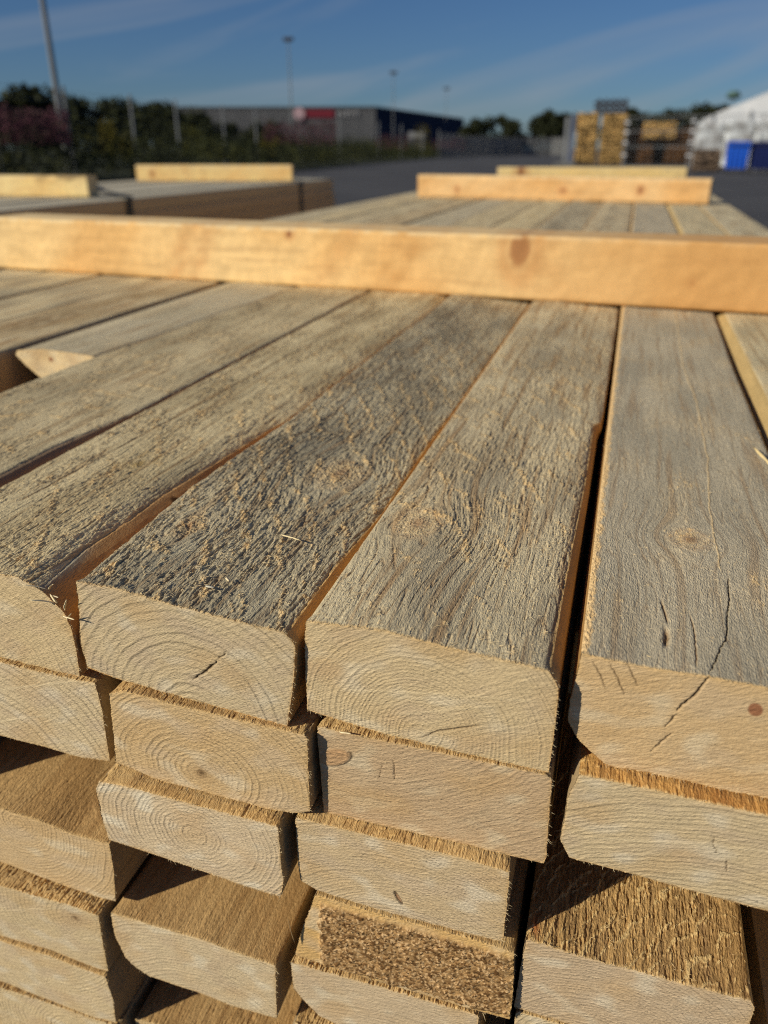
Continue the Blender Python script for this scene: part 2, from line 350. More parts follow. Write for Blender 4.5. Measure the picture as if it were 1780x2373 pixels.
def plank(name, label, top, right, bottom, left, y0, L=4950, seed=1, T={}, Ed={}, side=None, res=.45, yf=1., fine=None, shR=None, shL=None, skew=0., nR=30, drift=0., fuzz=0, edgefuzz=0, group='sawn planks of the near timber pack', cat='timber plank', jag=1.):
    rng = np.random.RandomState(seed + 100)
    tp = np.array(top, float); wid = abs(tp[-1, 0] - tp[0, 0]); hei = abs(np.array(left)[-1][1] - np.array(left)[0][1])
    nu = int(max(wid, 20) / res) + 1; nv = int(max(hei, 20) / res) + 1
    Tc = resample(top, nu); Bc = resample(bottom, nu); Lc = resample(left, nv); Rc = resample(right, nv)
    s = np.linspace(0, 1, nu); t = np.linspace(0, 1, nv)
    win = lambda q: np.clip(np.minimum(q, 1 - q) * 40, 0, 1)
    jT = .16 * fbm(Tc[:, 0] / .9, Tc[:, 0] * 0, seed, 2) * win(s)
    jB = -(.14 + .22 * np.abs(fbm(Bc[:, 0] / .9, Bc[:, 0] * 0, seed + 3, 2)) + .3 * noise(Bc[:, 0] / 6, Bc[:, 0] * 0, seed + 9)) * win(s) * jag
    jR = (.32 * np.abs(fbm(Rc[:, 1] / .8, Rc[:, 1] * 0, seed + 5, 2)) + .25 * noise(Rc[:, 1] / 4, Rc[:, 1] * 0, seed + 6)) * win(t) * jag
    jL = -(.28 * np.abs(fbm(Lc[:, 1] / .8, Lc[:, 1] * 0, seed + 7, 2)) + .25 * noise(Lc[:, 1] / 4, Lc[:, 1] * 0, seed + 8)) * win(t) * jag
    T0 = Tc.copy(); T0[:, 1] += jT; B0 = Bc.copy(); B0[:, 1] += jB; R0 = Rc.copy(); R0[:, 0] += jR; L0 = Lc.copy(); L0[:, 0] += jL
    xm = .5 * (tp[0, 0] + tp[-1, 0])
    yend = lambda x: y0 + skew * (x - xm)
    # ---- end face
    S_, T_ = np.meshgrid(s, t)
    def coons(k):
        return ((1 - T_) * T0[None, :, k] + T_ * B0[None, :, k] + (1 - S_) * L0[:, None, k] + S_ * R0[:, None, k]
                - ((1 - S_) * (1 - T_) * T0[0, k] + S_ * (1 - T_) * T0[-1, k] + (1 - S_) * T_ * B0[0, k] + S_ * T_ * B0[-1, k]))
    X = coons(0); Z = coons(1)
    eh, ec = end_field(X, Z, Ed, seed)
    dT = T_ * hei; eTop = np.exp(-dT / .8)
    edge_d = np.minimum(np.minimum(T_, 1 - T_) * hei, np.minimum(S_, 1 - S_) * wid)
    ragged = np.exp(-edge_d / .7) * (.3 * noise(X / .8, Z / .8, seed + 50) - .15) * jag
    eh = eh + ragged
    hT0, _ = top_field(X[0], yend(X[0]), T, seed)
    Zf = Z + hT0[None, :] * eTop
    Yf = yend(X) - eh
    ec = mixc(ec, C_GOLD, .45 * np.exp(-edge_d / .8))
    V = [np.stack([X, Yf, Zf], -1).reshape(-1, 3)]; C = [ec.reshape(-1, 3)]; F = [grid_faces(nv, nu, 0, True)]; FM = [np.ones((nv - 1) * (nu - 1), int)]
    off = nu * nv
    # ---- upper face
    ys = stations(y0, L, yf, fine); ns = len(ys)
    S2, Y2 = np.meshgrid(s, ys)
    dec = np.exp(-Y2 / 2.5)
    x = Tc[None, :, 0] + 0 * Y2; z = Tc[None, :, 1] + jT[None, :] * dec
    yy = yend(x) + Y2 * (1 - (yend(x) - y0) / L)
    sr = interp_shift(shR, yy); sl_ = interp_shift(shL, yy)
    k0 = np.clip(Y2 / 6, 0, 1)
    x = x + k0 * (sr * np.clip((S2 - .6) / .4, 0, 1) ** 1.5 + sl_ * np.clip((.4 - S2) / .4, 0, 1) ** 1.5) + drift * Y2
    th, tcv = top_field(x, yy, T, seed)
    damp = 1 - .999 * np.clip((yy - 1400) / 800, 0, 1)
    th = th * damp
    de = np.minimum(S2, 1 - S2) * wid
    rnd = -(.5 * np.exp(-de / .8) + .7 * np.exp(-de / 1.6)) * k0
    zt = z + th + rnd
    # fresh torn rim along the front arris
    rim = 1 - sst(.3, 1.6 + 1.2 * noise(x[0] / 2.2, x[0] * 0, seed + 51)[None, :], Y2)
    tcv = mixc(tcv, C_TAN, .75 * rim)
    yy = yy - (end_field(Tc[:, 0], Tc[:, 1] + jT, Ed, seed)[0] + ragged[0])[None, :] * np.exp(-Y2 / .9)
    V.append(np.stack([x, yy, zt], -1).reshape(-1, 3)); C.append(tcv.reshape(-1, 3)); F.append(grid_faces(ns, nu, off)); FM.append(np.zeros((ns - 1) * (nu - 1), int)); off += ns * nu
    # ---- the other three faces
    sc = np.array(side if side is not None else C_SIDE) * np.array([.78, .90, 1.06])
    def wall(curve, jx, jz, n, topx, topz, flip, sd, atx):
        nonlocal off
        idx = np.round(np.linspace(0, len(curve) - 1, n)).astype(int)
        q = np.linspace(0, 1, n)
        dd = np.exp(-ys / 2.5)[:, None]
        xx = curve[idx, 0][None] + jx[idx][None] * dd + 0 * ys[:, None]; zz = curve[idx, 1][None] + jz[idx][None] * dd
        y2 = yend(curve[idx, 0])[None] + ys[:, None]
        if topx is not None:
            w = np.clip(1 - q * 3.2, 0, 1)[None]
            xx = xx + (topx - topx[0])[:, None] * w
            zz = zz + (topz - topz[0])[:, None] * (q == 0)[None] + (topz[0] - zz[0, 0]) * (q == 0)[None]
            xx[:, 0] = topx; zz[:, 0] = topz
        hgt = .12 * fbm(y2 / 9, zz / .9, sd, 2); xx = xx + np.where(q[None] > 0, hgt, 0) * atx
        cc = sc * (1 + .10 * noise(y2 / 60, zz / 3, sd + 1) + .07 * noise(y2 / 12, zz / .9, sd + 2))[..., None]
        cc = mixc(cc, C_BROWN, .4 * sst(.2, .8, noise(y2 / 90, zz / 8, sd + 3)))
        if 'sidetop' in Ed and atx > 0: cc = mixc(cc, np.array(Ed['sidetop'][0]), sst(Ed['sidetop'][1] - 1.5, Ed['sidetop'][1] + 1.5, zz + .8 * noise(y2 / 20, zz / 3, sd + 9)) * (1 - sst(262, 285, y2)))
        for (ky, kz, rr) in Ed.get('sideknots', []):
            g = np.exp(-((y2 - ky) / rr) ** 2 - ((zz - kz) / rr) ** 2); cc = mixc(cc, C_DARK, .9 * sst(.35, .6, g))
        V.append(np.stack([xx, y2, zz], -1).reshape(-1, 3)); C.append(cc.reshape(-1, 3)); F.append(grid_faces(ns, n, off, flip)); FM.append(np.zeros((ns - 1) * (n - 1), int)); off += ns * n
        return xx, zz
    o_ = np.zeros(nv); ob = np.zeros(nu)
    wall(Rc, jR, o_, nR, x[:, -1], zt[:, -1], False, seed + 60, 1)
    wall(Lc, jL, o_, nR, x[:, 0], zt[:, 0], True, seed + 64, -1)
    wall(Bc, ob, jB, 14, None, None, True, seed + 68, 0)
    # ---- far end
    m = len(V[0]); fx = np.array([[Tc[0, 0] + drift * L, Tc[0, 1]], [Tc[-1, 0] + drift * L, Tc[-1, 1]], [Bc[-1, 0] + drift * L, Bc[-1, 1]], [Bc[0, 0] + drift * L, Bc[0, 1]]])
    V.append(np.stack([fx[:, 0], np.full(4, y0 + L), fx[:, 1]], 1)); C.append(np.tile(C_END, (4, 1))); F.append(np.array([[off, off + 3, off + 2, off + 1]])); FM.append(np.ones(1, int)); off += 4
    tri = []
    if fuzz:
        # torn fibres on the upper face, most of them on the saw bands
        M_ = fuzz * 5
        ii = (rng.rand(M_) ** 1.1 * (np.searchsorted(ys, 520) - 2)).astype(int) + 1; jj = rng.randint(2, nu - 2, M_)
        cg = tcv[ii, jj]; score = (cg[:, 0] - cg[:, 2]) + .25 * rng.rand(M_) + .12 * np.clip(th[ii, jj], -1, 1)
        pk = np.argsort(-score)[:fuzz]; ii, jj = ii[pk], jj[pk]
        P = np.stack([x[ii, jj], yy[ii, jj], zt[ii, jj] - .05], 1)
        a = rng.normal(0, .9, fuzz) + rng.choice([pi / 2, -pi / 2, .5], fuzz)
        D = np.stack([np.cos(a), np.sin(a), np.zeros(fuzz)], 1)
        Ln = rng.gamma(2.2, .45, fuzz) + .35; Wd = rng.uniform(.07, .17, fuzz)
        cf = mixc(np.array(T.get('c1', C_GREY)) * np.ones((fuzz, 3)) * 1.2, C_FIB, rng.rand(fuzz) * .75 + .25) * rng.uniform(.75, 1.05, (fuzz, 1)) * (1 - .25 * rng.rand(fuzz, 1) * np.array([0, .1, .3]))
        v_, q_, t_, c_ = fibres(rng, P, D, Ln, Wd, rng.uniform(.0, .5, fuzz), cf)
        V.append(v_); C.append(c_); F.append(q_ + off); FM.append(np.full(len(q_), 2)); tri.append(t_ + off); off += len(v_)
    if edgefuzz:
        n = edgefuzz // 2; w = rng.choice(3, n, p=[.25, .45, .3]); kk = rng.rand(n)
        iu = (kk * (nu - 1)).astype(int); iv = (kk * (nv - 1)).astype(int)
        px = np.where(w == 0, T0[iu, 0], np.where(w == 1, B0[iu, 0], R0[iv, 0])); pz = np.where(w == 0, T0[iu, 1], np.where(w == 1, B0[iu, 1], R0[iv, 1]))
        P = np.stack([px, yend(px) + rng.uniform(-.1, 1.2, n), pz], 1)
        D = np.stack([np.where(w == 2, .9, 0) + rng.normal(0, .35, n), -rng.uniform(.1, .9, n), np.where(w == 0, .2, np.where(w == 1, -.7, -.1)) + rng.normal(0, .3, n)], 1)
        D /= np.linalg.norm(D, axis=1, keepdims=True)
        v_, q_, t_, c_ = fibres(rng, P, D, rng.gamma(1.3, .45, n) + .15, rng.uniform(.07, .17, n), np.zeros(n), C_FIB * rng.uniform(.6, 1., (n, 1)))
        V.append(v_); C.append(c_); F.append(q_ + off); FM.append(np.full(len(q_), 2)); tri.append(t_ + off); off += len(v_)
    FM = np.concatenate(FM + [np.full(sum(len(t) for t in tri), 2)])
    VV = np.concatenate(V) / 1000.; VV[:, 2] += TOP
    cy = y0 / 1000.; ox = xm / 1000.
    VV = VV - np.array([ox, cy, TOP])
    o = mesh_obj('timber_plank', VV, F + tri, [M_TOP, M_END, M_FIB], np.concatenate(C), FM, loc=(ox, cy, TOP))
    tag(o, label, cat, group)
    return o

def rect(x0, x1, zt, zb, r=1.5, bl=None, br=None, tl=None, tr=None):
    """outline of a plain sawn board, slightly uneven, as four sides; bl.. = wane size (dx,dz) at that corner"""
    a = tl or (r, r); b = tr or (r, r); c = br or (r, r); d = bl or (r, r)
    top = [(x0 + a[0], zt), (x1 - b[0], zt)]
    right = [(x1 - b[0], zt), (x1, zt - b[1]), (x1, zb + c[1]), (x1 - c[0], zb)]
    bottom = [(x0 + d[0], zb), (x1 - c[0], zb)]
    left = [(x0 + a[0], zt), (x0, zt - a[1]), (x0, zb + d[1]), (x0 + d[0], zb)]
    return dict(top=top, right=right, bottom=bottom, left=left)

# ------------------------------------------------------------------ the near pack: upper layer
R_ = lambda s: dict(rough=s)
ROUGH = dict(rough=1.0, tear=.35, band=40., tilt=2.0, tanamp=1.)
plank('A1', 'rough grey plank with a rounded splintery right edge, left of the wide brown gap',
      top=[(-317, 1), (-262, 2), (-244, 2.2), (-236, 2), (-226.5, -1.5)],
      right=[(-226.5, -1.5), (-222, -5), (-215, -12), (-212.9, -21), (-212.6, -30), (-213.5, -46)],
      bottom=[(-316, -41), (-256, -43.5), (-213.5, -46)], left=[(-317, 1), (-318, -8), (-318, -34), (-316, -41)],
      y0=235, seed=11, shR=[(240, 0), (272, -4), (308, -2), (340, -2.5), (393, 2.5), (456, 8), (484, 13), (5000, 14)],
      T=dict(rough=.85, tear=.2, band=52, tilt=1.6, tanamp=1.1, c1=srgb(198, 186, 156), c2=srgb(172, 160, 132), bandamp=.8, xc=-265,
             stains=[(-262, 372, 9, 10, srgb(160, 132, 72))], cracks=[([(-292, 300), (-288, 420), (-280, 640), (-276, 900)], .7, .5, C_BROWN)]),
      Ed=dict(pith=(-262, -48), ring=3.6, ramp=.55, sa=30, sideknots=[(342, -8, 4.5)], sidetop=(srgb(176, 166, 142), -3.5)), fuzz=5200, edgefuzz=500, res=.4, side=srgb(226, 166, 102))
plank('B1', 'very rough grey plank with a cream splinter lying on it',
      top=[(-207, 4), (-187.5, 4), (-172.5, 2), (-155, 0), (-137, -1.5), (-122, -3), (-112, -3.2)],
      right=[(-112, -3.2), (-107.6, -9), (-109, -24), (-113.5, -51)],
      bottom=[(-210, -41), (-193, -44), (-158, -47), (-113.5, -51)], left=[(-207, 4), (-208, -9), (-211, -27.6), (-210, -41)],
      y0=236.5, seed=23, shL=[(240, 0), (300, -3), (342, -5), (400, -3), (468, 1), (5000, 1)], shR=[(291, 0), (351, 4), (467, 2), (537, 3.5), (5000, 4)],
      T=dict(rough=1.1, tear=.55, band=40, tilt=2.0, knots=[(-143.7, 393, 14, 24), (-188, 300, 7, 14)], xc=-160, c1=srgb(176, 169, 149), c2=srgb(140, 135, 121), tanamp=1.25),
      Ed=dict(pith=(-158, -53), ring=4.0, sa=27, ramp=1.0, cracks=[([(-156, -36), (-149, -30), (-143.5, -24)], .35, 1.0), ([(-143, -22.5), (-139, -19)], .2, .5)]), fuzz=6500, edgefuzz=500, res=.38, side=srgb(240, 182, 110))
plank('C1', 'rough grey plank with a knot near its end, left of the black slot',
      top=[(-104, 1), (-72, 2.6), (-42, -.6), (-18.5, -2), (-9, -3.2)],
      right=[(-9, -3.2), (-4.8, -10), (-4.6, -26), (-5, -50.5)],
      bottom=[(-105.5, -43.5), (-72, -47.8), (-30.5, -49.7), (-5, -50.5)], left=[(-104, 1), (-105, -6.6), (-105.4, -25), (-105.5, -43.5)],
      y0=240.5, seed=37, shR=[(300, -.5), (427, 1.2), (537, .2), (543, 5), (567, 6), (968, 7), (5000, 7)],
      T=dict(rough=.82, tear=.3, band=46, tilt=1.8, knots=[(-83, 337, 13, 20)], xc=-55, calm=300, c1=srgb(190, 180, 156), c2=srgb(158, 149, 130), brown=1.4),
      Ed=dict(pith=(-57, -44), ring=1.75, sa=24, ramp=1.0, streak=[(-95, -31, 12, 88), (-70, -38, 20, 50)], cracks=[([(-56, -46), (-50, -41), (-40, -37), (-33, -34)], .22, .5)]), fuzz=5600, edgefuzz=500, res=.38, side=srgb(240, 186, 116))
plank('D1', 'smooth grey plank with a thin dark end crack, right of the black slot',
      top=[(1.5, 1), (25, -.3), (46, 0), (65, -.5), (101, -1)],
      right=[(101, -1), (103, -6), (103, -44), (101, -48.5)],
      bottom=[(16, -48.4), (34.5, -48.3), (58, -49), (75, -49), (101, -48.5)], left=[(1.5, 1), (1, -9.5), (-.2, -20.7), (-.2, -30.6), (3.7, -37.8), (9.5, -43.2), (16, -48.4)],
      y0=249, seed=41, shR=[(260, 0), (507, -2), (717, -2), (968, 2), (5000, 3)],
      T=dict(rough=.34, tear=-.25, band=75, tilt=1.1, bandamp=.5, scratch=.055, knots=[(45.6, 361, 11, 13)], c1=srgb(176, 168, 151), c2=srgb(158, 152, 138), rimL=4.5, brown=.8, xc=40,
             cracks=[([(62, 1100), (60.5, 920), (58, 706), (62.7, 601), (61.8, 480), (57, 395), (57, 330)][::-1], .42, -.3, srgb(200, 176, 136)), ([(45.6, 249), (53.7, 276), (57.7, 303), (60, 330)], .27, 1.2, C_DARK),
                     ([(31.6, 262), (32.4, 272), (31.6, 281)], 1.0, 1.9, C_BROWN), ([(32.6, 279), (32.2, 290), (31.0, 302)], .45, 1.1, C_BROWN), ([(42, 252), (42.8, 270), (41.6, 292)], .3, .7, C_BROWN)]),
      Ed=dict(pith=(60, -230), ring=3.0, ramp=.35, sa=20, c=srgb(212, 182, 136), knots=[(63.2, -10.5, 2.6, 3.0, 20, 'red')],
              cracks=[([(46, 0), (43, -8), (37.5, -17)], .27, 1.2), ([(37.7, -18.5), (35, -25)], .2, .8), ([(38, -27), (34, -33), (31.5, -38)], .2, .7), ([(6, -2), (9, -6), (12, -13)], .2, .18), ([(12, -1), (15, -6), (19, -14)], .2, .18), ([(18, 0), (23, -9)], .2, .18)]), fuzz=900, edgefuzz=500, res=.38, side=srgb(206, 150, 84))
plank('E1', 'grey plank at the right border with a fresh yellow slanting left edge',
      **rect(105.5, 206, 0, -49, tl=(9.5, 9)), y0=246, seed=53, res=.7, yf=1.4, nR=16,
      T=dict(rough=.5, tear=0, band=60, tilt=1.5, c1=srgb(188, 178, 152), c2=srgb(164, 156, 134)), Ed=dict(pith=(150, -60), ring=2.6), side=srgb(228, 184, 116), edgefuzz=60)
plank('F1', 'outermost grey plank on the right flank of the near pack', **rect(209, 310, -1, -49), y0=240, seed=59, res=1.5, yf=3, nR=10, T=dict(rough=.4, tear=-.2), Ed=dict(pith=(250, -20), ring=3), side=srgb(206, 160, 96))
plank('Y1', 'grey plank with pale arcs of saw marks beside the void at the left',
      **rect(-448, -322, 1.5, -48, tr=(4, 5)), y0=238, seed=61, shL=[(590, 0), (1000, 26), (5000, 27)], shR=[(300, -2), (380, -4), (456, 5), (5000, 6)], res=.7, yf=1.25, nR=24,
      T=dict(rough=.75, tear=.1, band=30, tilt=.5, bandamp=1.0, xc=-330, c1=srgb(192, 180, 152), c2=srgb(164, 154, 130), tanamp=.9), Ed=dict(pith=(-370, -30), ring=3), fuzz=1500, side=srgb(178, 140, 102))
plank('Z1', 'short-set plank whose pale slanting end shows in the gap at the left',
      top=[(-533, 0), (-505, 3), (-464, 1), (-451, 0)], right=[(-451, 0), (-449.5, -5), (-449.5, -44), (-451, -48)], bottom=[(-497, -47), (-451, -48)],
      left=[(-533, 0), (-536, -4), (-527, -13), (-509, -27), (-500, -38), (-497, -47)], y0=591, L=4600, seed=67, shR=[(610, 0), (1000, 25), (5000, 26)], res=.9, yf=1.2, nR=16, side=srgb(150, 130, 112),
      T=dict(rough=.25, tear=-.4, band=80, bandamp=.3, c1=srgb(182, 174, 154), c2=srgb(170, 162, 142), scratch=.03), Ed=dict(pith=(-470, -20), ring=2.6, c=srgb(244, 220, 172), knots=[(-497, -6, 2.5, 2.2, 0, 'red')]))
plank('W1', 'grey-brown streaked plank left of the void, with a warm brown flank', **rect(-641, -541, 1, -48, tr=(3, 4)), y0=246, seed=71, res=1.1, yf=1.6, nR=14, side=srgb(206, 162, 112),
      T=dict(rough=.35, tear=-.1, brown=1.9, c1=srgb(188, 176, 150), c2=srgb(160, 146, 120), stains=[(-600, 720, 18, 60, srgb(112, 92, 66)), (-590, 860, 14, 90, srgb(130, 104, 70))]), Ed=dict(pith=(-590, -30), ring=3))
plank('V1', 'brown-streaked weathered plank, fourth from the left flank of the near pack', **rect(-743, -643.5, 0, -49), y0=240, seed=73, res=1.5, yf=2.4, nR=10, T=dict(rough=.35, tear=-.2, brown=1.2, c1=srgb(194, 182, 154)), Ed=dict(pith=(-700, -20), ring=3))
plank('U1', 'weathered tan-grey plank second from the left flank of the near pack', **rect(-845, -745.5, 1, -49), y0=244, seed=79, res=1.5, yf=2.4, nR=10, T=dict(rough=.35, tear=-.2, c1=srgb(200, 186, 154)), Ed=dict(pith=(-800, -20), ring=3), drift=.000)
plank('T1', 'outermost plank on the left flank of the near pack', **rect(-925, -848, 0, -49), y0=242, seed=83, res=1.5, yf=3, nR=10, T=dict(rough=.35, tear=-.2), Ed=dict(pith=(-900, -20), ring=3), side=srgb(180, 130, 80))

# ------------------------------------------------------------------ lower layers, ends in view
FR = dict(weathered=False, c1=srgb(216, 182, 126), c2=srgb(188, 152, 100), tan=srgb(234, 196, 130), rough=.65, tear=.2, band=9, tilt=.15, bandamp=.7, brown=.5)
BR = dict(weathered=False, c1=srgb(206, 170, 116), c2=srgb(186, 148, 96), tan=srgb(214, 176, 118), rough=.35, tear=-.1, band=200, bandamp=0, brown=.35)
lo = dict(fine=62, nR=26, res=.4)
plank('A2', 'tan board end with curved rings at the left border, second layer down', top=[(-318, -49.6), (-260, -49.6), (-217, -50.8), (-208.6, -50.5)], right=[(-208.6, -50.5), (-207.5, -65), (-208.7, -96.5)],
      bottom=[(-317, -96.5), (-272, -96.5), (-248, -97), (-227, -98.6), (-208.7, -96.5)], left=[(-318, -49.6), (-318, -90), (-317, -96.5)], y0=238, seed=91, T=FR,
      Ed=dict(pith=(-285, -125), ring=4.0, sa=27, streak=[(-300, -80, 22, 95), (-290, -95, 22, 60)], white=1.), edgefuzz=300, **lo)
plank('B2', 'tan board end with wide growth rings round a small brown pith', top=[(-199.5, -52), (-190.4, -48.8), (-155, -51), (-123.4, -52), (-105.4, -52)], right=[(-105.4, -52), (-104, -54), (-104.3, -75), (-104.5, -95)],
      bottom=[(-202.9, -93.2), (-178.8, -97.8), (-159.5, -98.2), (-126.8, -99.5), (-112.3, -98.4), (-104.5, -95)], left=[(-199.5, -52), (-200.8, -72.7), (-202.9, -93.2)], y0=235, seed=97, T=FR,
      Ed=dict(pith=(-157, -87), ring=3.3, el=1.25, sa=24, c=srgb(208, 178, 130), knots=[(-157, -87, 4, 4, 0, 'pith')]), edgefuzz=420, **lo)
plank('C2', 'board end with an oval knot at its upper left corner', top=[(-101.8, -52.1), (-72.2, -52.4), (-36.3, -52.4), (-5.9, -52.6)], right=[(-5.9, -52.6), (-3.4, -54.5), (-2.9, -71), (-2, -96.8), (-2.6, -100.2)],
      bottom=[(-100.3, -100.4), (-72, -100.1), (-41, -99.8), (-2.6, -100.2)], left=[(-101.8, -52.1), (-101.2, -75), (-100.3, -100.4)], y0=241.3, seed=101, T=FR,
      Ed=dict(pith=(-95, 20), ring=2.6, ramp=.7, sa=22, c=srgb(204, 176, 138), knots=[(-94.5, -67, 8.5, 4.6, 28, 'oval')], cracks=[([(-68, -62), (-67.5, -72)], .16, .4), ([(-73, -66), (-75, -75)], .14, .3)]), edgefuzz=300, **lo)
plank('D2', 'pale ribbed board end right of the black slot, second layer down', top=[(6.5, -50), (11, -49.6), (37, -50), (53.5, -50.8), (74.5, -51), (103, -50.6)], right=[(103, -50.6), (104, -60), (104, -99)],
      bottom=[(7.2, -94.4), (32.8, -95.2), (43.7, -96), (75, -98), (104, -99)], left=[(6.5, -50), (3.3, -63.5), (3.2, -76), (2.7, -85.3), (7.2, -94.4)], y0=242, seed=103, T=dict(FR, c1=srgb(206, 158, 92), c2=srgb(180, 128, 70)),
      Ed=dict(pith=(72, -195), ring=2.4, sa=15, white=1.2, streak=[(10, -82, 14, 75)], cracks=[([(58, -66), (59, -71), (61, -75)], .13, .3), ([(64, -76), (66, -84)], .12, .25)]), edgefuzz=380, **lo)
plank('B3', 'pale board end with fine rings, third layer, above the open slot', top=[(-208.9, -100.6), (-191.5, -99.8), (-157.3, -101), (-125.2, -101.4), (-117.4, -101.8)], right=[(-117.4, -101.8), (-117.4, -128), (-116.7, -135.4), (-119, -147)],
      bottom=[(-210.2, -138.8), (-168.4, -142.4), (-138, -146), (-119, -147)], left=[(-208.9, -100.6), (-211.6, -106.7), (-211.7, -123.4), (-210.2, -138.8)], y0=228.7, seed=107, T=FR,
      Ed=dict(pith=(-161, -120), ring=2.3, el=1.15, sa=20, white=1.7, c=srgb(214, 190, 150)), edgefuzz=320, **lo)
plank('C3', 'board end with a narrow dark lens-shaped knot', top=[(-111.7, -101), (-92.5, -101), (-52.8, -101), (-36.7, -101), (-16, -102.5)], right=[(-16, -102.5), (-15.7, -122), (-15.8, -143.7), (-17, -146)],
      bottom=[(-102.9, -144.2), (-70.3, -146.2), (-27.3, -146.4), (-17, -146)], left=[(-111.7, -101), (-111.6, -130.5), (-111, -140.7), (-102.9, -144.2)], y0=235, seed=109, T=FR,
      Ed=dict(pith=(-62, -168), ring=2.0, el=1.3, sa=12, c=srgb(208, 182, 138), white=1.2, knots=[(-63.5, -135.5, 4.6, 1.2, -62, 'dark')]), edgefuzz=420, **lo)
plank('A4', 'board end with a brown knotted upper face open to the sun, at the left border', top=[(-318, -145), (-280.6, -144.5), (-256.7, -146), (-239.2, -149.5), (-215.6, -149.5)], right=[(-215.6, -149.5), (-216, -167.4), (-219, -192.5)],
      bottom=[(-317, -187), (-291.6, -187), (-273.9, -188.9), (-247.6, -192), (-230.5, -193), (-219, -192.5)], left=[(-318, -145), (-318, -180), (-317, -187)], y0=234, seed=113,
      T=dict(BR, knots=[(-232, 258, 6, 9)], stains=[(-232, 258, 7, 9, srgb(140, 92, 52))], scratch=.03), Ed=dict(pith=(-272, -152), ring=2.2, el=1.0, sa=10, c=srgb(210, 182, 138)), edgefuzz=260, **dict(lo, fine=110))
plank('A5', 'smooth tan board end with a faint round pith, under a fuzzy golden ledge', top=[(-318, -197), (-288, -196.6), (-266.7, -196.2), (-242.9, -196), (-225.5, -197.5)], right=[(-225.5, -197.5), (-226.7, -215.7), (-227.4, -243)],
      bottom=[(-317, -241.6), (-299.5, -241.6), (-266.8, -240), (-237.7, -243.4), (-227.4, -243)], left=[(-318, -197), (-318, -236), (-317, -241.6)], y0=227, seed=127, T=dict(FR, rough=1.5),
      Ed=dict(pith=(-241, -206), ring=3.0, ramp=.5, sa=20, knots=[(-241.4, -205, 3.4, 2.6, 0, 'pith')], streak=[(-300, -222, 25, 70)]), edgefuzz=260, **lo)
plank('A6', 'ribbed pale board end flush under its neighbour near the lower left corner', top=[(-318, -243.2), (-300, -243.2), (-267, -242.3), (-238, -244.9), (-228.3, -245.2)], right=[(-228.3, -245.2), (-226.7, -265), (-228.5, -286)],
      bottom=[(-317, -281), (-310, -282), (-277.7, -285.2), (-249, -287.5), (-228.5, -286)], left=[(-318, -243.2), (-318, -276), (-317, -281)], y0=225, seed=131, T=FR,
      Ed=dict(pith=(-268, -225), ring=2.5, el=1.0, sa=10, white=1.3, streak=[(-290, -266, 6, 65), (-300, -277, 8, 65)]), edgefuzz=200, **lo)
plank('A7', 'lowest board end in view at the lower left corner', **rect(-319, -228, -289, -336), y0=225, seed=137, T=dict(FR, rough=1.3), Ed=dict(pith=(-262, -312), ring=2.4, white=1.2), edgefuzz=200, **lo)
plank('B5', 'pale board end below the open slot, its plain brown face half in shadow', top=[(-221, -198.5), (-189.8, -198.6), (-166.9, -198.6), (-150.3, -200), (-126.1, -202)], right=[(-126.1, -202), (-127, -220), (-128.1, -244.7)],
      bottom=[(-213.9, -236.8), (-204.8, -242.7), (-173.5, -243.6), (-154.6, -246), (-128.1, -244.7)], left=[(-221, -198.5), (-221.5, -217), (-217.6, -232.5), (-213.9, -236.8)], y0=231, seed=139, T=dict(BR, scratch=.05),
      Ed=dict(pith=(-170, -268), ring=2.5, el=1.2, sa=10, white=1.7, c=srgb(216, 194, 154)), edgefuzz=260, **dict(lo, fine=120))
plank('B7', 'lowest plank under the second open slot, mostly its brown upper face', **rect(-223, -126, -292.5, -340), y0=234, seed=149, T=dict(BR, rough=.9, brown=.8), Ed=dict(pith=(-170, -300), ring=2.5), edgefuzz=100, **dict(lo, fine=100))
plank('C4', 'board end caked with coarse brown sawdust', top=[(-104.7, -149.9), (-71, -151.4), (-27.6, -151.6), (-10.7, -153)], right=[(-10.7, -153), (-9.2, -178.8), (-9.5, -199.3)],
      bottom=[(-117.6, -197.5), (-100.4, -198.3), (-36.7, -199.6), (-9.5, -199.3)], left=[(-104.7, -149.9), (-112, -175), (-117.6, -197.5)], y0=236.5, seed=151, T=FR,
      Ed=dict(pith=(-140, -140), ring=2.2, ramp=.5, sawdust=-103, c=srgb(216, 178, 116)), edgefuzz=200, jag=1.6, **lo)
plank('C5', 'smooth pale board end beneath the sawdust-caked one', top=[(-119.6, -201.8), (-70, -201), (-41.5, -200.8), (-24, -201)], right=[(-24, -201), (-23, -215), (-24, -248.5)],
      bottom=[(-105, -239), (-79.5, -243), (-50, -248), (-24, -248.5)], left=[(-119.6, -201.8), (-119, -222), (-114.6, -229), (-105, -239)], y0=235, seed=157, T=dict(FR, rough=1.4),
      Ed=dict(pith=(-60, -330), ring=2.6, ramp=.6, sa=8, white=1.5, c=srgb(212, 188, 150)), edgefuzz=260, **lo)
plank('C6', 'board with a ragged golden edge at the bottom border, beneath the smooth pale end', **rect(-121, -24, -249.5, -297), y0=234, seed=163, T=dict(FR, rough=1.5), Ed=dict(pith=(-60, -300), ring=2.4), edgefuzz=160, **lo)
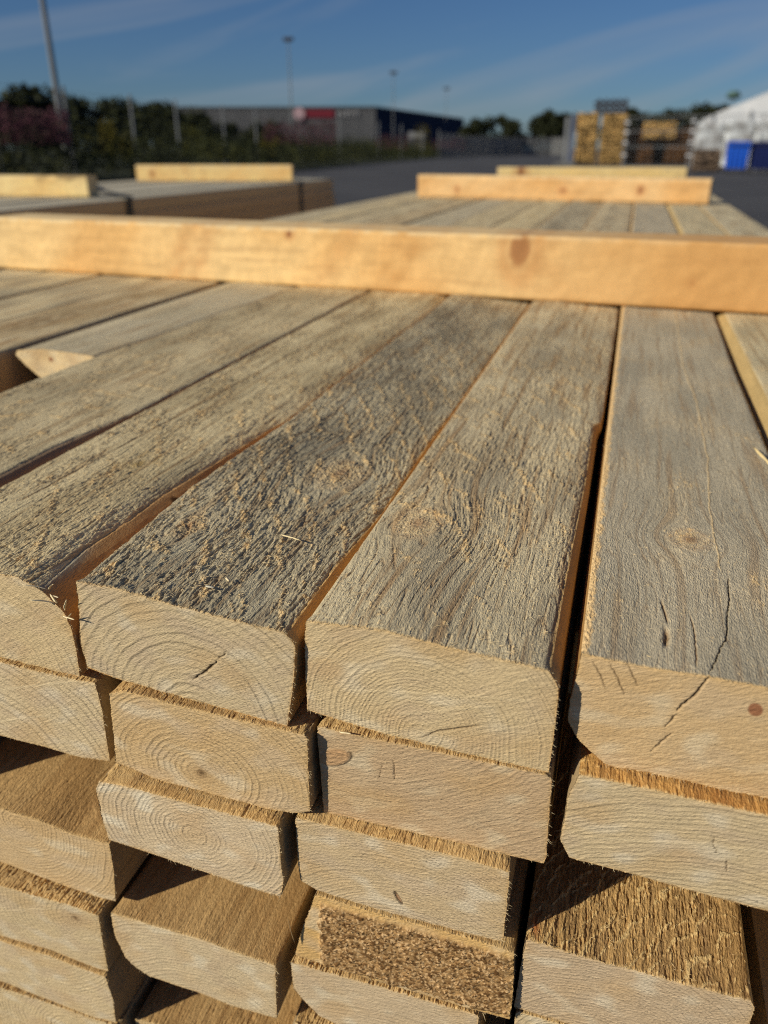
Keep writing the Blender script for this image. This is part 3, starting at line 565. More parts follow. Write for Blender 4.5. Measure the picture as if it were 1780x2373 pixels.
plank('D4', 'board with a coarse torn upper face crossed by a triangular shadow, lower right', top=[(-6.4, -146.5), (2.6, -146.8), (17.7, -148), (49.3, -148.4), (86.2, -147.8)], right=[(86.2, -147.8), (88, -152), (88, -196)],
      bottom=[(-8, -194), (30, -196), (88, -196)], left=[(-6.4, -146.5), (-7, -165), (-8, -194)], y0=239.5, seed=167,
      T=dict(weathered=False, c1=srgb(196, 158, 102), c2=srgb(160, 124, 78), tan=srgb(232, 200, 140), rough=1.05, tear=.3, band=15, tilt=-1.5, bandamp=1.9, brown=1.5, xc=40, tanamp=1.3, stains=[(-3, 247, 1.6, 5, srgb(206, 92, 18))]),
      Ed=dict(pith=(28, -215), ring=1.9, sa=5, white=1.2, c=srgb(204, 178, 140)), edgefuzz=200, fuzz=500, **dict(lo, fine=110))
plank('D5', 'plain board end below the coarse torn one, at the bottom border', **rect(-7, 90, -197.5, -245), y0=240, seed=173, T=FR, Ed=dict(pith=(30, -220), ring=2.4), **lo)

# ------------------------------------------------------------------ the rest of the pack: board ends below and beside the ones in view
def box_vf(x0, x1, y0, y1, z0, z1):
    v = np.array([(x0, y0, z0), (x1, y0, z0), (x1, y1, z0), (x0, y1, z0), (x0, y0, z1), (x1, y0, z1), (x1, y1, z1), (x0, y1, z1)], float)
    f = np.array([(0, 3, 2, 1), (4, 5, 6, 7), (0, 1, 5, 4), (1, 2, 6, 5), (2, 3, 7, 6), (3, 0, 4, 7)])
    return v, f
class MB:
    def __init__(s): s.V = []; s.Q = []; s.T = []; s.n = 0; s.C = []
    def add(s, v, q=(), t=(), c=None):
        v = np.asarray(v, float); s.V.append(v)
        if len(q): s.Q.append(np.asarray(q) + s.n)
        if len(t): s.T.append(np.asarray(t) + s.n)
        if c is not None: s.C.append(np.tile(c, (len(v), 1)))
        s.n += len(v); return s
    def box(s, x0, x1, y0, y1, z0, z1, c=None): v, f = box_vf(x0, x1, y0, y1, z0, z1); return s.add(v, f, c=c)
    def tube(s, p, q, r, r2=None, n=10, c=None):
        p = np.array(p, float); q = np.array(q, float); d = q - p; d /= np.linalg.norm(d)
        a = np.cross(d, [0, 0, 1.] if abs(d[2]) < .9 else [1., 0, 0]); a /= np.linalg.norm(a); b = np.cross(d, a)
        an = np.linspace(0, 2 * pi, n, endpoint=False)[:, None]; ring = np.cos(an) * a + np.sin(an) * b
        v = np.concatenate([p + ring * r, q + ring * (r if r2 is None else r2), [p, q]])
        i = np.arange(n); j = (i + 1) % n
        return s.add(v, np.stack([i, j, j + n, i + n], 1), np.concatenate([np.stack([j, i, np.full(n, 2 * n)], 1), np.stack([i + n, j + n, np.full(n, 2 * n + 1)], 1)]), c)
    def build(s, name, mat, parent=None, loc=(0, 0, 0), smooth=False):
        return mesh_obj(name, np.concatenate(s.V), s.Q + s.T, [mat], np.concatenate(s.C) if s.C else None, parent=parent, smooth=smooth, loc=loc)
rng = np.random.RandomState(5)
core = MB()
cols_x = {'T': (-925, -848), 'U': (-845, -746), 'V': (-743, -644), 'W': (-641, -541), 'Z': (-536, -428), 'Y': (-440, -322), 'A': (-318, -222), 'B': (-219, -123), 'C': (-119, -14), 'D': (-5, 92), 'E': (106, 205), 'F': (209, 310)}
have = {'A': [2, 4, 5, 6, 7], 'B': [2, 3, 5, 7], 'C': [2, 3, 4, 5, 6], 'D': [2, 4, 5]}
gone = {'A': [3], 'B': [4, 6], 'C': [], 'D': [3], 'E': [4]}
for k, (x0, x1) in cols_x.items():
    for r in range(2, 18):
        if r in have.get(k, []): continue
        y0 = 420 if r in gone.get(k, []) else 236 + rng.uniform(-6, 9)
        zt = -49.5 * (r - 1) - 1.2; a, b = rng.uniform(0, 3, 2)
        lift = 0 if k not in 'ABCD' else (-4 if r > 7 else 0)
        core.box((x0 + a) / 1000, (x1 - b) / 1000, y0 / 1000, 5.19 + rng.uniform(-.02, .02), TOP + (zt - 47.3 + lift) / 1000, TOP + (zt + lift) / 1000, C_END * rng.uniform(.8, 1.0))
o = core.build('stacked_timber', M_BAR); tag(o, 'lower and outer layers of the same sawn boards under the visible ones', 'timber', kind='stuff')
br = MB()
for yb in (.7, 2.6, 4.6): br.box(-.93, .31, yb, yb + .1, 0.001, TOP - .844, c=C_END * .8)
tag(br.build('timber_bearer', M_BAR), 'rough bearers carrying the near pack above the asphalt', 'bearer', kind='stuff')

# ------------------------------------------------------------------ stickers: squared battens laid across the packs
def bar(name, label, p0, p1, z0, h, d, seed, cfun, step=.004, group=None, back=None, cat='timber batten'):
    """batten from p0 to p1 (bottom front arris), d deep away from the camera"""
    p0 = np.array(p0, float); p1 = np.array(p1, float); L = np.linalg.norm(p1 - p0); ax = (p1 - p0) / L; nm = np.array([-ax[1], ax[0]])
    n = max(8, int(L / step)); r = .0025
    prof = [(0, r), (0, h - r), (r * .3, h - r * .3), (r, h), (d - r, h), (d - r * .3, h - r * .3), (d, h - r), (d, r), (d - r, 0), (r, 0)]
    P = []
    for a, b in zip(prof, prof[1:] + prof[:1]):
        m = max(1, int(max(abs(a[0] - b[0]), abs(a[1] - b[1])) / (step * 1.2)))
        for i in range(m): P.append((a[0] + (b[0] - a[0]) * i / m, a[1] + (b[1] - a[1]) * i / m))
    P = np.array(P); m = len(P)
    t = np.linspace(0, L, n); T, K = np.meshgrid(t, np.arange(m), indexing='ij')
    D_ = P[K, 0]; H_ = P[K, 1]
    wob = .0008 * noise(T * 9, H_ * 9, seed) + .0007 * noise(T * 60, H_ * 80, seed + 3); cy = .0012 * np.sin(T * 2.1 + seed)
    X = p0[0] + ax[0] * T + nm[0] * (D_ + wob + cy); Y = p0[1] + ax[1] * T + nm[1] * (D_ + wob + cy); Z = z0 + H_ + .0006 * (noise(T * 5, D_ * 9, seed + 1) + .4) * (H_ > h * .5)
    c = cfun(T * 1000, H_ * 1000, D_ * 1000)
    V = np.stack([X, Y, Z], -1).reshape(-1, 3)
    i = (np.arange(n - 1)[:, None] * m + np.arange(m)[None]); j = np.arange(n - 1)[:, None] * m + (np.arange(m)[None] + 1) % m
    q = np.stack([i, i + m, j + m, j], -1).reshape(-1, 4)
    ce = V[:m].mean(0); cf = V[-m:].mean(0); off = len(V)
    V2 = np.concatenate([V, V[:m], [ce], V[-m:], [cf]]); k = np.arange(m); kk = (k + 1) % m
    t1 = np.stack([k + off, kk + off, np.full(m, off + m)], 1); t2 = np.stack([kk + off + m + 1, k + off + m + 1, np.full(m, off + 2 * m + 1)], 1)
    cc = np.concatenate([c.reshape(-1, 3), np.tile(C_END * .9, (2 * m + 2, 1))])
    org = np.array([p0[0], p0[1], z0])
    o = mesh_obj(name, V2 - org, [q, t1, t2], [M_BAR], cc, loc=org)
    return tag(o, label, cat, group)
def stick_col(seed, c0, c1, knots=(), streaks=(), figure=1.):
    def f(T, H, D):
        wv = H + D * .6 + 5 * noise(T / 170, H / 60, seed + 11) + .004 * (T - 400) * np.sin(T / 300.); g = .6 * noise(T / 300, wv / 5, seed) + .6 * noise(T / 220, wv / 2.1, seed + 12); f2 = fbm(T / 55, (H + D) / 2.2, seed + 4, 2)
        lo_ = sst(-.5, .6, noise(T / 210, H / 200, seed + 2) * figure + .35 * noise((T - H * 1.1) / 70, H / 120, seed + 5))
        c = mixc(mixc(np.ones(T.shape + (3,)) * c0, c1, lo_), C_BROWN * 1.5, .34 * sst(.0, .9, g))
        c = c * (1 + .09 * f2 + .10 * noise(T / 35, H / 22, seed + 20) + .07 * noise(T / 9, H / 9, seed + 21) + .06 * noise(T / 3.5, H / 14, seed + 22))[..., None]
        for (a, w, sl_, am, cc) in streaks:
            q = (T - a - sl_ * H) / w; c = mixc(c, cc, am * np.exp(-q * q) * (.6 + .4 * noise(T / 20, H / 15, seed + 6)))
        for (kt, kh, rt, rh) in knots:
            q = np.sqrt(((T - kt) / rt) ** 2 + ((H - kh) / rh) ** 2) + .12 * noise(T / 9, H / 9, seed + 7)
            c = mixc(c, srgb(138, 80, 52), .9 * (1 - sst(.7, 1.15, q))); c = mixc(c, srgb(196, 138, 84), .5 * np.exp(-((q - 1.6) / .7) ** 2))
        c = mixc(c, C_FIB, .6 * (H > 71) * sst(-.5, .2, noise(T / 14, D / 6, seed + 8)))
        return c
    return f
K1 = srgb(240, 206, 147); K2 = srgb(230, 186, 122); K3 = srgb(208, 158, 97)
gs = 'battens laid across the timber packs'
bar('sticker_batten', 'long golden batten nearest the camera across the whole near pack', (-.934, 1.0315), (.32, .961), TOP + .0015, .0745, .086, 3,
    lambda T, H, D: mixc(stick_col(3, K1, K2, knots=[(811, 58, 13, 21), (505, 66, 4, 4), (1010, 30, 4, 4)], streaks=[(318, 18, .55, .6, srgb(190, 132, 76)), (352, 14, .5, .55, srgb(188, 130, 76)), (545, 18, .7, .45, srgb(196, 142, 86)), (640, 34, .55, .6, srgb(190, 136, 74)), (150, 40, .3, .25, srgb(206, 156, 96)), (770, 14, .4, .4, K1), (860, 20, -.3, .35, srgb(190, 132, 76)), (1010, 50, .2, .3, srgb(184, 128, 66))])(T, H, D), K3, .85 * sst(560, 1150, T + 60 * noise(T / 90, H / 40, 3))), step=.003, group=gs)
bar('sticker_batten', 'orange batten crossing the middle of the near pack, in front of a shorter yellow one', (-.804, 3.145), (.237, 2.985), TOP + .0015, .078, .09, 5,
    stick_col(5, srgb(228, 190, 136), srgb(218, 172, 112), knots=[(160, 30, 8, 8), (560, 34, 9, 9), (830, 40, 10, 10)]), step=.008, group=gs)
bar('sticker_batten', 'pale yellow batten with a dark knot, farthest on the near pack', (-.715, 4.55), (.25, 4.80), TOP + .0015, .078, .09, 7,
    stick_col(7, srgb(240, 214, 152), srgb(236, 206, 140), knots=[(118, 60, 20, 28)]), step=.008, group=gs)

# ------------------------------------------------------------------ loose splinters and chips
def splinter(label, p, q, w, lift, seed, col=C_FIB):
    r_ = np.random.RandomState(seed); p = np.array(p, float); q = np.array(q, float); n = 9; t = np.linspace(0, 1, n)
    L = np.linalg.norm(q - p); d = (q - p) / L; s = np.cross(d, [0, 0, 1.]); s /= np.linalg.norm(s)
    ww = w * (1 - np.abs(2 * t - 1) ** 3) * (1 + .15 * r_.randn(n)) + .06
    c = p + (q - p) * t[:, None] + np.array([0, 0, 1.]) * (lift * np.sin(pi * t))[:, None] + s * (.25 * np.sin(5 * t))[:, None]
    V = np.stack([c - s * ww[:, None], c + s * ww[:, None] * .9, c + [0, 0, .35 * w] + s * ww[:, None] * .2], 1).reshape(-1, 3)
    f = []
    for i in range(n - 1):
        a = 3 * i; b = a + 3
        f += [(a, a + 1, b + 1, b), (a + 1, a + 2, b + 2, b + 1), (a + 2, a, b, b + 2)]
    t_ = np.array([(0, 2, 1), (3 * n - 3, 3 * n - 2, 3 * n - 1)])
    Vm = V / 1000.; org = np.array([p[0] / 1000, p[1] / 1000, p[2] / 1000]); 
    o = mesh_obj('wood_splinter', Vm - org, [np.array(f), t_], [M_FIB], np.tile(col, (len(V), 1)), loc=org + [0, 0, TOP])
    return tag(o, label, 'splinter', 'loose splinters and chips on the planks')
splinter('long cream splinter lying across the rough plank with the torn knot', (-143.5, 307, 1.2), (-132, 303, 1.6), .75, .5, 1, srgb(250, 228, 176))
splinter('small pale chip near the sawn end of the rough plank with the torn knot', (-149.5, 262, 1.4), (-147, 258.5, 1.6), .8, .3, 2, srgb(244, 224, 180))
splinter('grey leaf-shaped chip close to the sawn end of the rough plank with the torn knot', (-155, 253, 1.3), (-150.5, 252, 1.4), 1.0, .3, 3, srgb(206, 198, 176))
splinter('tiny white splinter on the ledge above the board end with the oval knot', (-91.5, 240, -51.2), (-85.5, 238, -49.5), .55, .3, 4, srgb(250, 232, 190))
splinter('pale curl of wood sticking up from the left side of the sawdust-caked end', (-115.5, 234, -186), (-117.5, 231, -163), .55, -1.5, 5, srgb(214, 180, 128))
splinter('pale splinter bridging the gap beside the plank at the right border', (98, 452, 1.), (89, 500, 3.), 1.5, 1.2, 6, srgb(240, 214, 156))
for k, (a, b) in enumerate([((-223, 237, -3), (-231, 232, 1)), ((-221, 236, -5), (-213, 231, -2)), ((-218, 236, -9), (-216, 230, 0)), ((-215, 236, -12), (-210, 232, -3)), ((-216, 235, -14), (-207, 231, -12)), ((-219, 235, -8), (-226, 229, -4)), ((-214, 235, -16), (-208, 231, -9)), ((-222, 237, -3), (-216, 233, 3))]):
    splinter('pale torn splinter in the tuft on the rounded plank corner at the left', a, b, .5 + .12 * (k % 3), .4, 20 + k, srgb(246, 228, 186))
# ------------------------------------------------------------------ the yard and everything beyond the packs
def pol(b, D, z=0.): return np.array([D * sin(radians(b)), D * cos(radians(b)), z])
M_ASPH = node_mat('asphalt', base=(.085, .085, .088), c2=(.062, .062, .066), nscale=60, nlow=.35, namp=.25, rough=.9, bump=.5, bscale=90, bdist=.01)
M_SOIL = node_mat('verge_soil', base=(.05, .055, .03), c2=(.03, .035, .018), nscale=6, namp=.3, rough=1)
M_GALV = node_mat('galvanised_steel', base=(.20, .21, .22), nscale=4, namp=.08, rough=.55, metal=.0)
M_CLAD = node_mat('grey_cladding', base=(.15, .15, .155), c2=(.125, .125, .13), nscale=2, nlow=.3, namp=.06, rough=.6, stretch=(6, 6, .3))
M_NAVY = node_mat('navy_cladding', base=(.012, .018, .05), c2=(.016, .024, .06), nscale=2, nlow=.3, namp=.1, rough=.8)
M_TRIM = node_mat('dark_roof_trim', base=(.05, .05, .055), nscale=3, rough=.7)
M_RED = node_mat('red_sign_panel', base=(.17, .018, .03), nscale=3, rough=.5, namp=.05)
M_GLINT = node_mat('white_lettering', base=(.75, .75, .76), nscale=3, rough=.5, namp=.03)
M_PINK = node_mat('pink_white_emblem', base=(.5, .33, .36), nscale=3, rough=.5, namp=.05)
M_LEAF = node_mat('leaf_green', attr=True, nscale=3, namp=.2, rough=.8)
M_BARK = node_mat('bark', base=(.09, .07, .05), nscale=8, namp=.2, rough=.95)
M_PVC = node_mat('white_tarpaulin', base=(.80, .81, .82), c2=(.70, .72, .74), nscale=2, nlow=.9, namp=.05, rough=.5)
M_WRAP = node_mat('white_stretch_wrap', base=(.72, .76, .78), c2=(.26, .25, .24), nscale=3, nlow=1.5, namp=.08, rough=.35, spec=.5)
M_BLUE = node_mat('blue_plastic', base=(.006, .085, .52), nscale=3, namp=.06, rough=.45, spec=.4)
M_NBLUE = node_mat('navy_plastic', base=(.004, .012, .085), nscale=3, namp=.06, rough=.5, spec=.3)
M_DARK = node_mat('dark_painted_steel', base=(.035, .03, .035), nscale=3, rough=.6)
M_STRAP = node_mat('dark_steel_strap', base=(.03, .03, .028), nscale=60, rough=.5)
M_PALE = node_mat('pale_paint', base=(.22, .22, .22), nscale=3, rough=.5)
M_CONC = node_mat('grey_fence_mesh', base=(.11, .11, .11), c2=(.15, .15, .15), nscale=1.2, namp=.15, rough=.85)

def struct(o): o['kind'] = 'structure'; return o
g = MB(); g.add([(-900, -300, 0), (900, -300, 0), (900, 1500, 0), (-900, 1500, 0)], [(0, 1, 2, 3)])
struct(g.build('ground', M_ASPH))
g = MB(); vs = [(-16.5, 8), (-18.6, 20), (-17, 37), (-20.5, 64), (-27, 130), (-60, 420), (-260, 420), (-260, 8)]
g.add([(x, y, .06) for x, y in vs] + [(x, y, -.2) for x, y in vs], [], [(0, i, i + 1)[::-1] for i in range(1, 7)])
g.add([(x, y, .06) for x, y in vs] + [(x, y, -.2) for x, y in vs], [(i, (i + 1) % 8, (i + 1) % 8 + 8, i + 8) for i in range(8)])
struct(g.build('verge_ground', M_SOIL))

# left pack: five-metre planks seen from the side, same height as the near pack
lp = MB()
rr = np.random.RandomState(9)
proto = None
def simple_plank(name, x0, x1, y0, y1, z0, z1, seed, ctop, cs):
    n = 60; r_ = .002
    y = np.linspace(y0, y1, n); prof = [(x0, z0), (x0, z1 - r_), (x0 + r_, z1)] + [(x0 + (x1 - x0) * k / 8, z1) for k in range(1, 8)] + [(x1 - r_, z1), (x1, z1 - r_), (x1, (z0 + z1) / 2), (x1, z0)]
    P = np.array(prof); m = len(P); Y, K = np.meshgrid(y, np.arange(m), indexing='ij')
    X = P[K, 0] + .002 * noise(Y * 1.5, K * 0, seed); Z = P[K, 1] + .001 * noise(Y * 3, P[K, 0] * 30, seed + 1) * (K > 1) * (K < m - 2)
    istop = ((K > 1) & (K < m - 3))
    c = mixc(np.where(istop[..., None], ctop, cs), C_GREYD, (.5 * sst(-.2, .7, fbm(Y * .8, P[K, 0] * 40 + P[K, 1] * 20, seed + 2, 2))) * istop) * (1 + .08 * noise(Y * 2.5, P[K, 0] * 200 + P[K, 1] * 90, seed + 3))[..., None]
    V = np.stack([X, Y, Z], -1).reshape(-1, 3); q = grid_faces(n, m)
    ends = np.arange(m); a = ends; b = ends + (n - 1) * m; off = len(V)
    V = np.concatenate([V, V[a], V[b]]); cc = np.concatenate([c.reshape(-1, 3), np.tile(C_END, (2 * m, 1))])
    tt = np.concatenate([np.array([(off, off + i + 1, off + i) for i in range(1, m - 1)]), np.array([(off + m, off + m + i, off + m + i + 1) for i in range(1, m - 1)]), ])
    org = np.array([(x0 + x1) / 2, y0, z0])
    return mesh_obj(name, V - org, [q, tt, np.array([(0, (n - 1) * m, (n - 1) * m + m - 1, m - 1)])] , [M_BAR], cc, loc=org)
gl = 'planks of the left timber pack'
for i in range(10):
    x1 = -1.835 - i * .1035 + rr.uniform(-.004, .004)
    o = simple_plank('timber_plank', x1 - .1, x1, .15 + rr.uniform(0, .05), 5.02 + rr.uniform(-.04, .04), TOP - .048, TOP + rr.uniform(-.003, .003), 200 + i, C_GREY * 1.0, srgb(194, 166, 126))
    tag(o, ['edge', 'second', 'third', 'fourth', 'fifth', 'sixth', 'seventh', 'eighth', 'ninth', 'tenth'][i] + ' plank of the left pack top layer, counted from the side facing the near pack', 'timber plank', gl)
for k in range(1, 12):
    zt = TOP - .0495 * k - .001
    o = simple_plank('timber_plank', -1.935, -1.835 + rr.uniform(-.005, .004), .16, 5.02 + rr.uniform(-.05, .03), zt - .0475, zt, 230 + k, C_TAN, srgb(190, 160, 120) * rr.uniform(.85, 1.1))
    tag(o, 'shaded brown flank plank of the left pack, ' + ['', 'second', 'third', 'fourth', 'fifth', 'sixth', 'seventh', 'eighth', 'ninth', 'tenth', 'eleventh', 'twelfth'][k] + ' layer from the top', 'timber plank', gl)
lc = MB()
for k in range(1, 17):
    zt = TOP - .0495 * k - .001
    for i in range(1 if k < 12 else 0, 10):
        x1 = -1.835 - i * .1035; lc.box(x1 - .1, x1 - .002, .18 + rr.uniform(0, .05), 5.0 + rr.uniform(-.04, .03), zt - .0475, zt, C_END * rr.uniform(.7, .95))
tag(lc.build('stacked_timber', M_BAR), 'lower layers of sawn boards in the left pack', 'timber', kind='stuff')
b2 = MB()
for yb in (.6, 2.5, 4.5): b2.box(-2.87, -1.84, yb, yb + .1, .001, TOP - .844, c=C_END * .7)
tag(b2.build('timber_bearer', M_BAR), 'rough bearers under the left pack', 'bearer', kind='stuff')
bar('sticker_batten', 'pale batten with dark frayed top, lying on the left pack at the left border', (-2.86, 2.60), (-2.005, 2.755), TOP + .002, .074, .09, 9,
    lambda T, H, D: mixc(stick_col(9, srgb(250, 222, 160), srgb(246, 208, 138))(T, H, D), C_DARK * 2, .6 * sst(55, 70, H + 18 * noise(T / 60, H / 20, 4)) * sst(620, 740, T)), step=.006, group=gs)  # upper part mixed towards dark brown near the right end
bar('sticker_batten', 'short cream batten on the far half of the left pack', (-2.73, 4.215), (-1.88, 4.46), TOP + .002, .084, .09, 11,
    stick_col(11, srgb(250, 216, 150), srgb(244, 200, 130), knots=[(90, 40, 10, 12)], streaks=[(300, 12, -.5, .4, srgb(206, 150, 96))]), step=.008, group=gs)
def strap(label, pts, w, loc_n):
    st = MB(); h = .0012
    for a, b in zip(pts[:-1], pts[1:]):
        a = np.array(a, float); b = np.array(b, float); d = b - a; d /= np.linalg.norm(d)
        up = np.array([0, 0, 1.]) if abs(d[2]) < .5 else np.array([1., 0, 0])
        s = np.cross(d, up); s /= np.linalg.norm(s); s = s * w / 2; u = up * h
        v = [a - s, a + s, a + s + u, a - s + u, b - s, b + s, b + s + u, b - s + u]
        st.add(v, [(0, 1, 2, 3), (7, 6, 5, 4), (0, 4, 5, 1), (1, 5, 6, 2), (2, 6, 7, 3), (3, 7, 4, 0)])
    tag(st.build('steel_strap', M_STRAP), label, 'strap', 'straps round the left timber pack')
strap('dark strap crossing the left pack next to the batten at the left border', [(-1.8275, 2.755, .1), (-1.8275, 2.755, TOP + .006), (-2.2, 3.12, TOP + .006), (-2.868, 3.97, TOP + .006)], .03, 0)
strap('dark strap down the flank of the left pack near its far end', [(-1.8275, 4.47, .1), (-1.8275, 4.47, TOP + .006), (-2.868, 4.62, TOP + .006)], .03, 0)

# ---- vegetation
def leaves(n, centre_fn, size, colf, seed, flat=.0):
    r_ = np.random.RandomState(seed); c = centre_fn(r_, n); n = len(c)
    a = r_.normal(size=(n, 3)); a /= np.linalg.norm(a, axis=1, keepdims=True); b = np.cross(a, r_.normal(size=(n, 3))); b /= np.linalg.norm(b, axis=1, keepdims=True)
    s = (size * r_.uniform(.6, 1.4, n))[:, None]
    V = np.stack([c - a * s, c - b * s * .5, c + a * s, c + b * s * .5], 1).reshape(-1, 3)
    return V, np.arange(4 * n).reshape(-1, 4), np.repeat(colf(r_, c), 4, axis=0)
def leafobj(name, V, Q, Cc, parent=None, loc=(0, 0, 0)): return mesh_obj(name, V - np.array(loc), [Q], [M_LEAF], Cc, parent=parent, smooth=False, loc=loc)
GR = np.array([.052, .060, .018]); GR2 = np.array([.014, .019, .006]); GY = np.array([.075, .075, .01])
edge = np.array([(-18.6, 20.), (-17, 37), (-20.5, 64), (-27, 130), (-36, 190)])
def verge_pt(r_, n, d0, d1, t0=0., t1=1.):
    d = np.r_[0, np.cumsum(np.hypot(*np.diff(edge, axis=0).T))]; t = t0 + (t1 - t0) * r_.rand(n) ** 1.4
    x = np.interp(t * d[-1], d, edge[:, 0]); y = np.interp(t * d[-1], d, edge[:, 1]); w = r_.uniform(d0, d1, n)
    return x - w, y, w
def under(r_, n):
    x, y, w = verge_pt(r_, n, 0, 9)
    top = (.95 + .14 * w) * (1 + .35 * noise(x / 2.2, y / 2.2, 3)) + .25 * noise(x * 1.5, y * 1.5, 5)
    return np.stack([x, y, .06 + np.maximum(top, .15) * r_.rand(n) ** .6], 1)
def undc(r_, c):
    k = sst(-.3, .6, noise(c[:, 0] / 1.3, c[:, 1] / 1.3, 8))[:, None]; col = GR2 + (GR - GR2) * k
    yv = ((noise(c[:, 0] / 3, c[:, 1] / 5, 12) > .35) & (r_.rand(len(c)) < .7))[:, None]; col = np.where(yv, GY, col)
    return col * r_.uniform(.6, 1.3, (len(c), 1))
V, Q, Cc = leaves(90000, under, .07, undc, 1)
o = leafobj('undergrowth', V, Q, Cc); tag(o, 'dark tangled undergrowth along the verge of the asphalt', 'undergrowth', kind='stuff')
def fire(zones):
    def f(r_, n):
        out = []
        for (b0, b1, D0, D1, z0, z1, fr) in zones:
            m = int(n * fr); b = r_.uniform(b0, b1, m); D = r_.uniform(D0, D1, m)
            st = np.round(b * 9) ; px = D * np.sin(np.radians(b)); py = D * np.cos(np.radians(b))
            hz = z1 * (1 + .18 * noise(px / .8, py / .8, 4)); z = hz - (hz - z0) * r_.rand(m) ** 1.2
            out.append(np.stack([px, py, z], 1))
        return np.concatenate(out)
    return f
V, Q, Cc = leaves(9000, fire([(-41.5, -36.6, 31.5, 36, 1.25, 2.25, .5), (-24.6, -19.8, 52, 56, 1.35, 2.5, .3), (-17.2, -15.0, 78, 84, 1.1, 2.2, .1), (-13.6, -11.2, 100, 108, 1.0, 2.2, .1)]), .06,
                  lambda r_, c: np.array([.10, .032, .048]) * r_.uniform(.4, 1.6, (len(c), 1)) * (1 - .4 * (r_.rand(len(c), 1) < .4) * np.array([1, -.3, 1])), 2)
o = leafobj('fireweed', V, Q, Cc); tag(o, 'dusky pink flowering fireweed standing above the verge undergrowth', 'wildflowers', kind='stuff')
V, Q, Cc = leaves(2600, fire([(-34.9, -33.9, 35, 37, .95, 1.95, .3), (-33.9, -33.0, 35, 37, .8, 1.5, .2), (-24.9, -23.6, 47, 49, .7, 1.5, .3), (-14.6, -13.6, 82, 86, 1.2, 3.0, .2)]), .06,
                  lambda r_, c: np.array([.085, .07, .006]) * r_.uniform(.5, 1.5, (len(c), 1)), 3)
o = leafobj('goldenrod', V, Q, Cc); tag(o, 'yellow goldenrod blooming in the verge undergrowth', 'wildflowers', kind='stuff')

def tree(name, label, b, D, h, w, seed, cat, dark=1., group=None, n=2600, trunk=True):
    r_ = np.random.RandomState(seed); p = pol(b, D); e = bpy.data.objects.new(name, None); COL.objects.link(e); e.location = p
    nc = 11; ctr = np.stack([r_.uniform(-.36, .36, nc) * w, r_.uniform(-.3, .3, nc) * w, h * r_.uniform(.3, .86, nc)], 1); rad = h * r_.uniform(.13, .24, nc)
    ctr[:, 2] = np.minimum(ctr[:, 2], h - rad * .85); ctr[0] = (0, 0, h - rad[0])
    def cf(r2, n):
        k = r2.randint(0, nc, n); d = r2.normal(size=(n, 3)); d /= np.linalg.norm(d, axis=1, keepdims=True)
        return ctr[k] + d * (rad[k] * r2.rand(n) ** .4)[:, None] * [1.25, 1.25, 1]
    V, Q, Cc = leaves(n, cf, .045 * h, lambda r2, c: (GR2 + (GR - GR2) * r2.rand(len(c), 1)) * dark * r2.uniform(.6, 1.3, (len(c), 1)), seed)
    mesh_obj('crown', V, [Q], [M_LEAF], Cc, parent=e, smooth=False)
    t = MB(); t.tube((0, 0, 0), (0, 0, h * .55), h * .022, h * .012)
    for k in range(5):
        t.tube((0, 0, h * (.25 + .06 * k)), ctr[k], h * .011, h * .003, 6)
    t.build('trunk', M_BARK, parent=e)
    tag(e, label, cat, group)
tl = [(-41.3, 58, 4.5, 5.5), (-39.0, 60, 4.9, 5), (-37.6, 63, 4.1, 5), (-36.0, 60, 4.05, 5), (-34.5, 61, 4.1, 5), (-33.0, 60, 4.1, 4.5), (-31.6, 60, 3.9, 4.5), (-30.0, 58, 3.4, 4.5), (-28.3, 57, 3.1, 4.5), (-26.6, 58, 2.7, 4.5), (-25.0, 60, 2.8, 4)]
names = ['tall dark tree at the left border behind the fence', 'dark tree with a peaked crown just left of the tall leaning lamp post', 'dark tree right behind the tall lamp post at the left', 'dark bush-like tree between the two leftmost fence posts', 'dark round tree left of the second fence post',
         'dark tree touching the second fence post', 'low dark tree left of the grey warehouse', 'low tree covering the left corner of the grey warehouse', 'shrubby tree before the left part of the grey warehouse', 'low bush before the grey warehouse, left of its red sign', 'small dark bush under the left end of the red sign']
for k, (b, D, h, w) in enumerate(tl): tree('leafy_tree' if h > 3.2 else 'leafy_bush', names[k], b, D, h, w, 300 + k, 'tree' if h > 3.2 else 'bush', group='trees along the left verge')
tr = [(-10.55, 150, 5.9, 8, 'dark tree right of the navy warehouse flank, nearest to it'), (-9.0, 152, 6.4, 8, 'dark tree in the middle of the far clump right of the warehouse'), (-7.5, 175, 4.0, 7, 'lowest dark tree, in the dip of the far tree line'),
      (-6.0, 155, 7.3, 7, 'pointed dark tree left of the grey gate post'), (-4.9, 158, 6.9, 8, 'dark tree directly behind the grey gate post'), (-.9, 108, 5.6, 7, 'dark tree behind the golden lumber stacks, to their right'), (.7, 110, 5.0, 6, 'low dark tree above the dark brown lumber stacks'),
      (2.2, 112, 5.6, 7, 'dark tree behind the right end of the brown lumber stacks'), (3.5, 110, 6.0, 7, 'dark tree against the left edge of the white tent'), (5.0, 112, 5.6, 7, 'dark tree mostly hidden by the white tent')]
for k, (b, D, h, w, lb) in enumerate(tr): tree('leafy_tree', lb, b, D, h, w, 340 + k, 'tree', dark=.75, group='trees on the horizon')

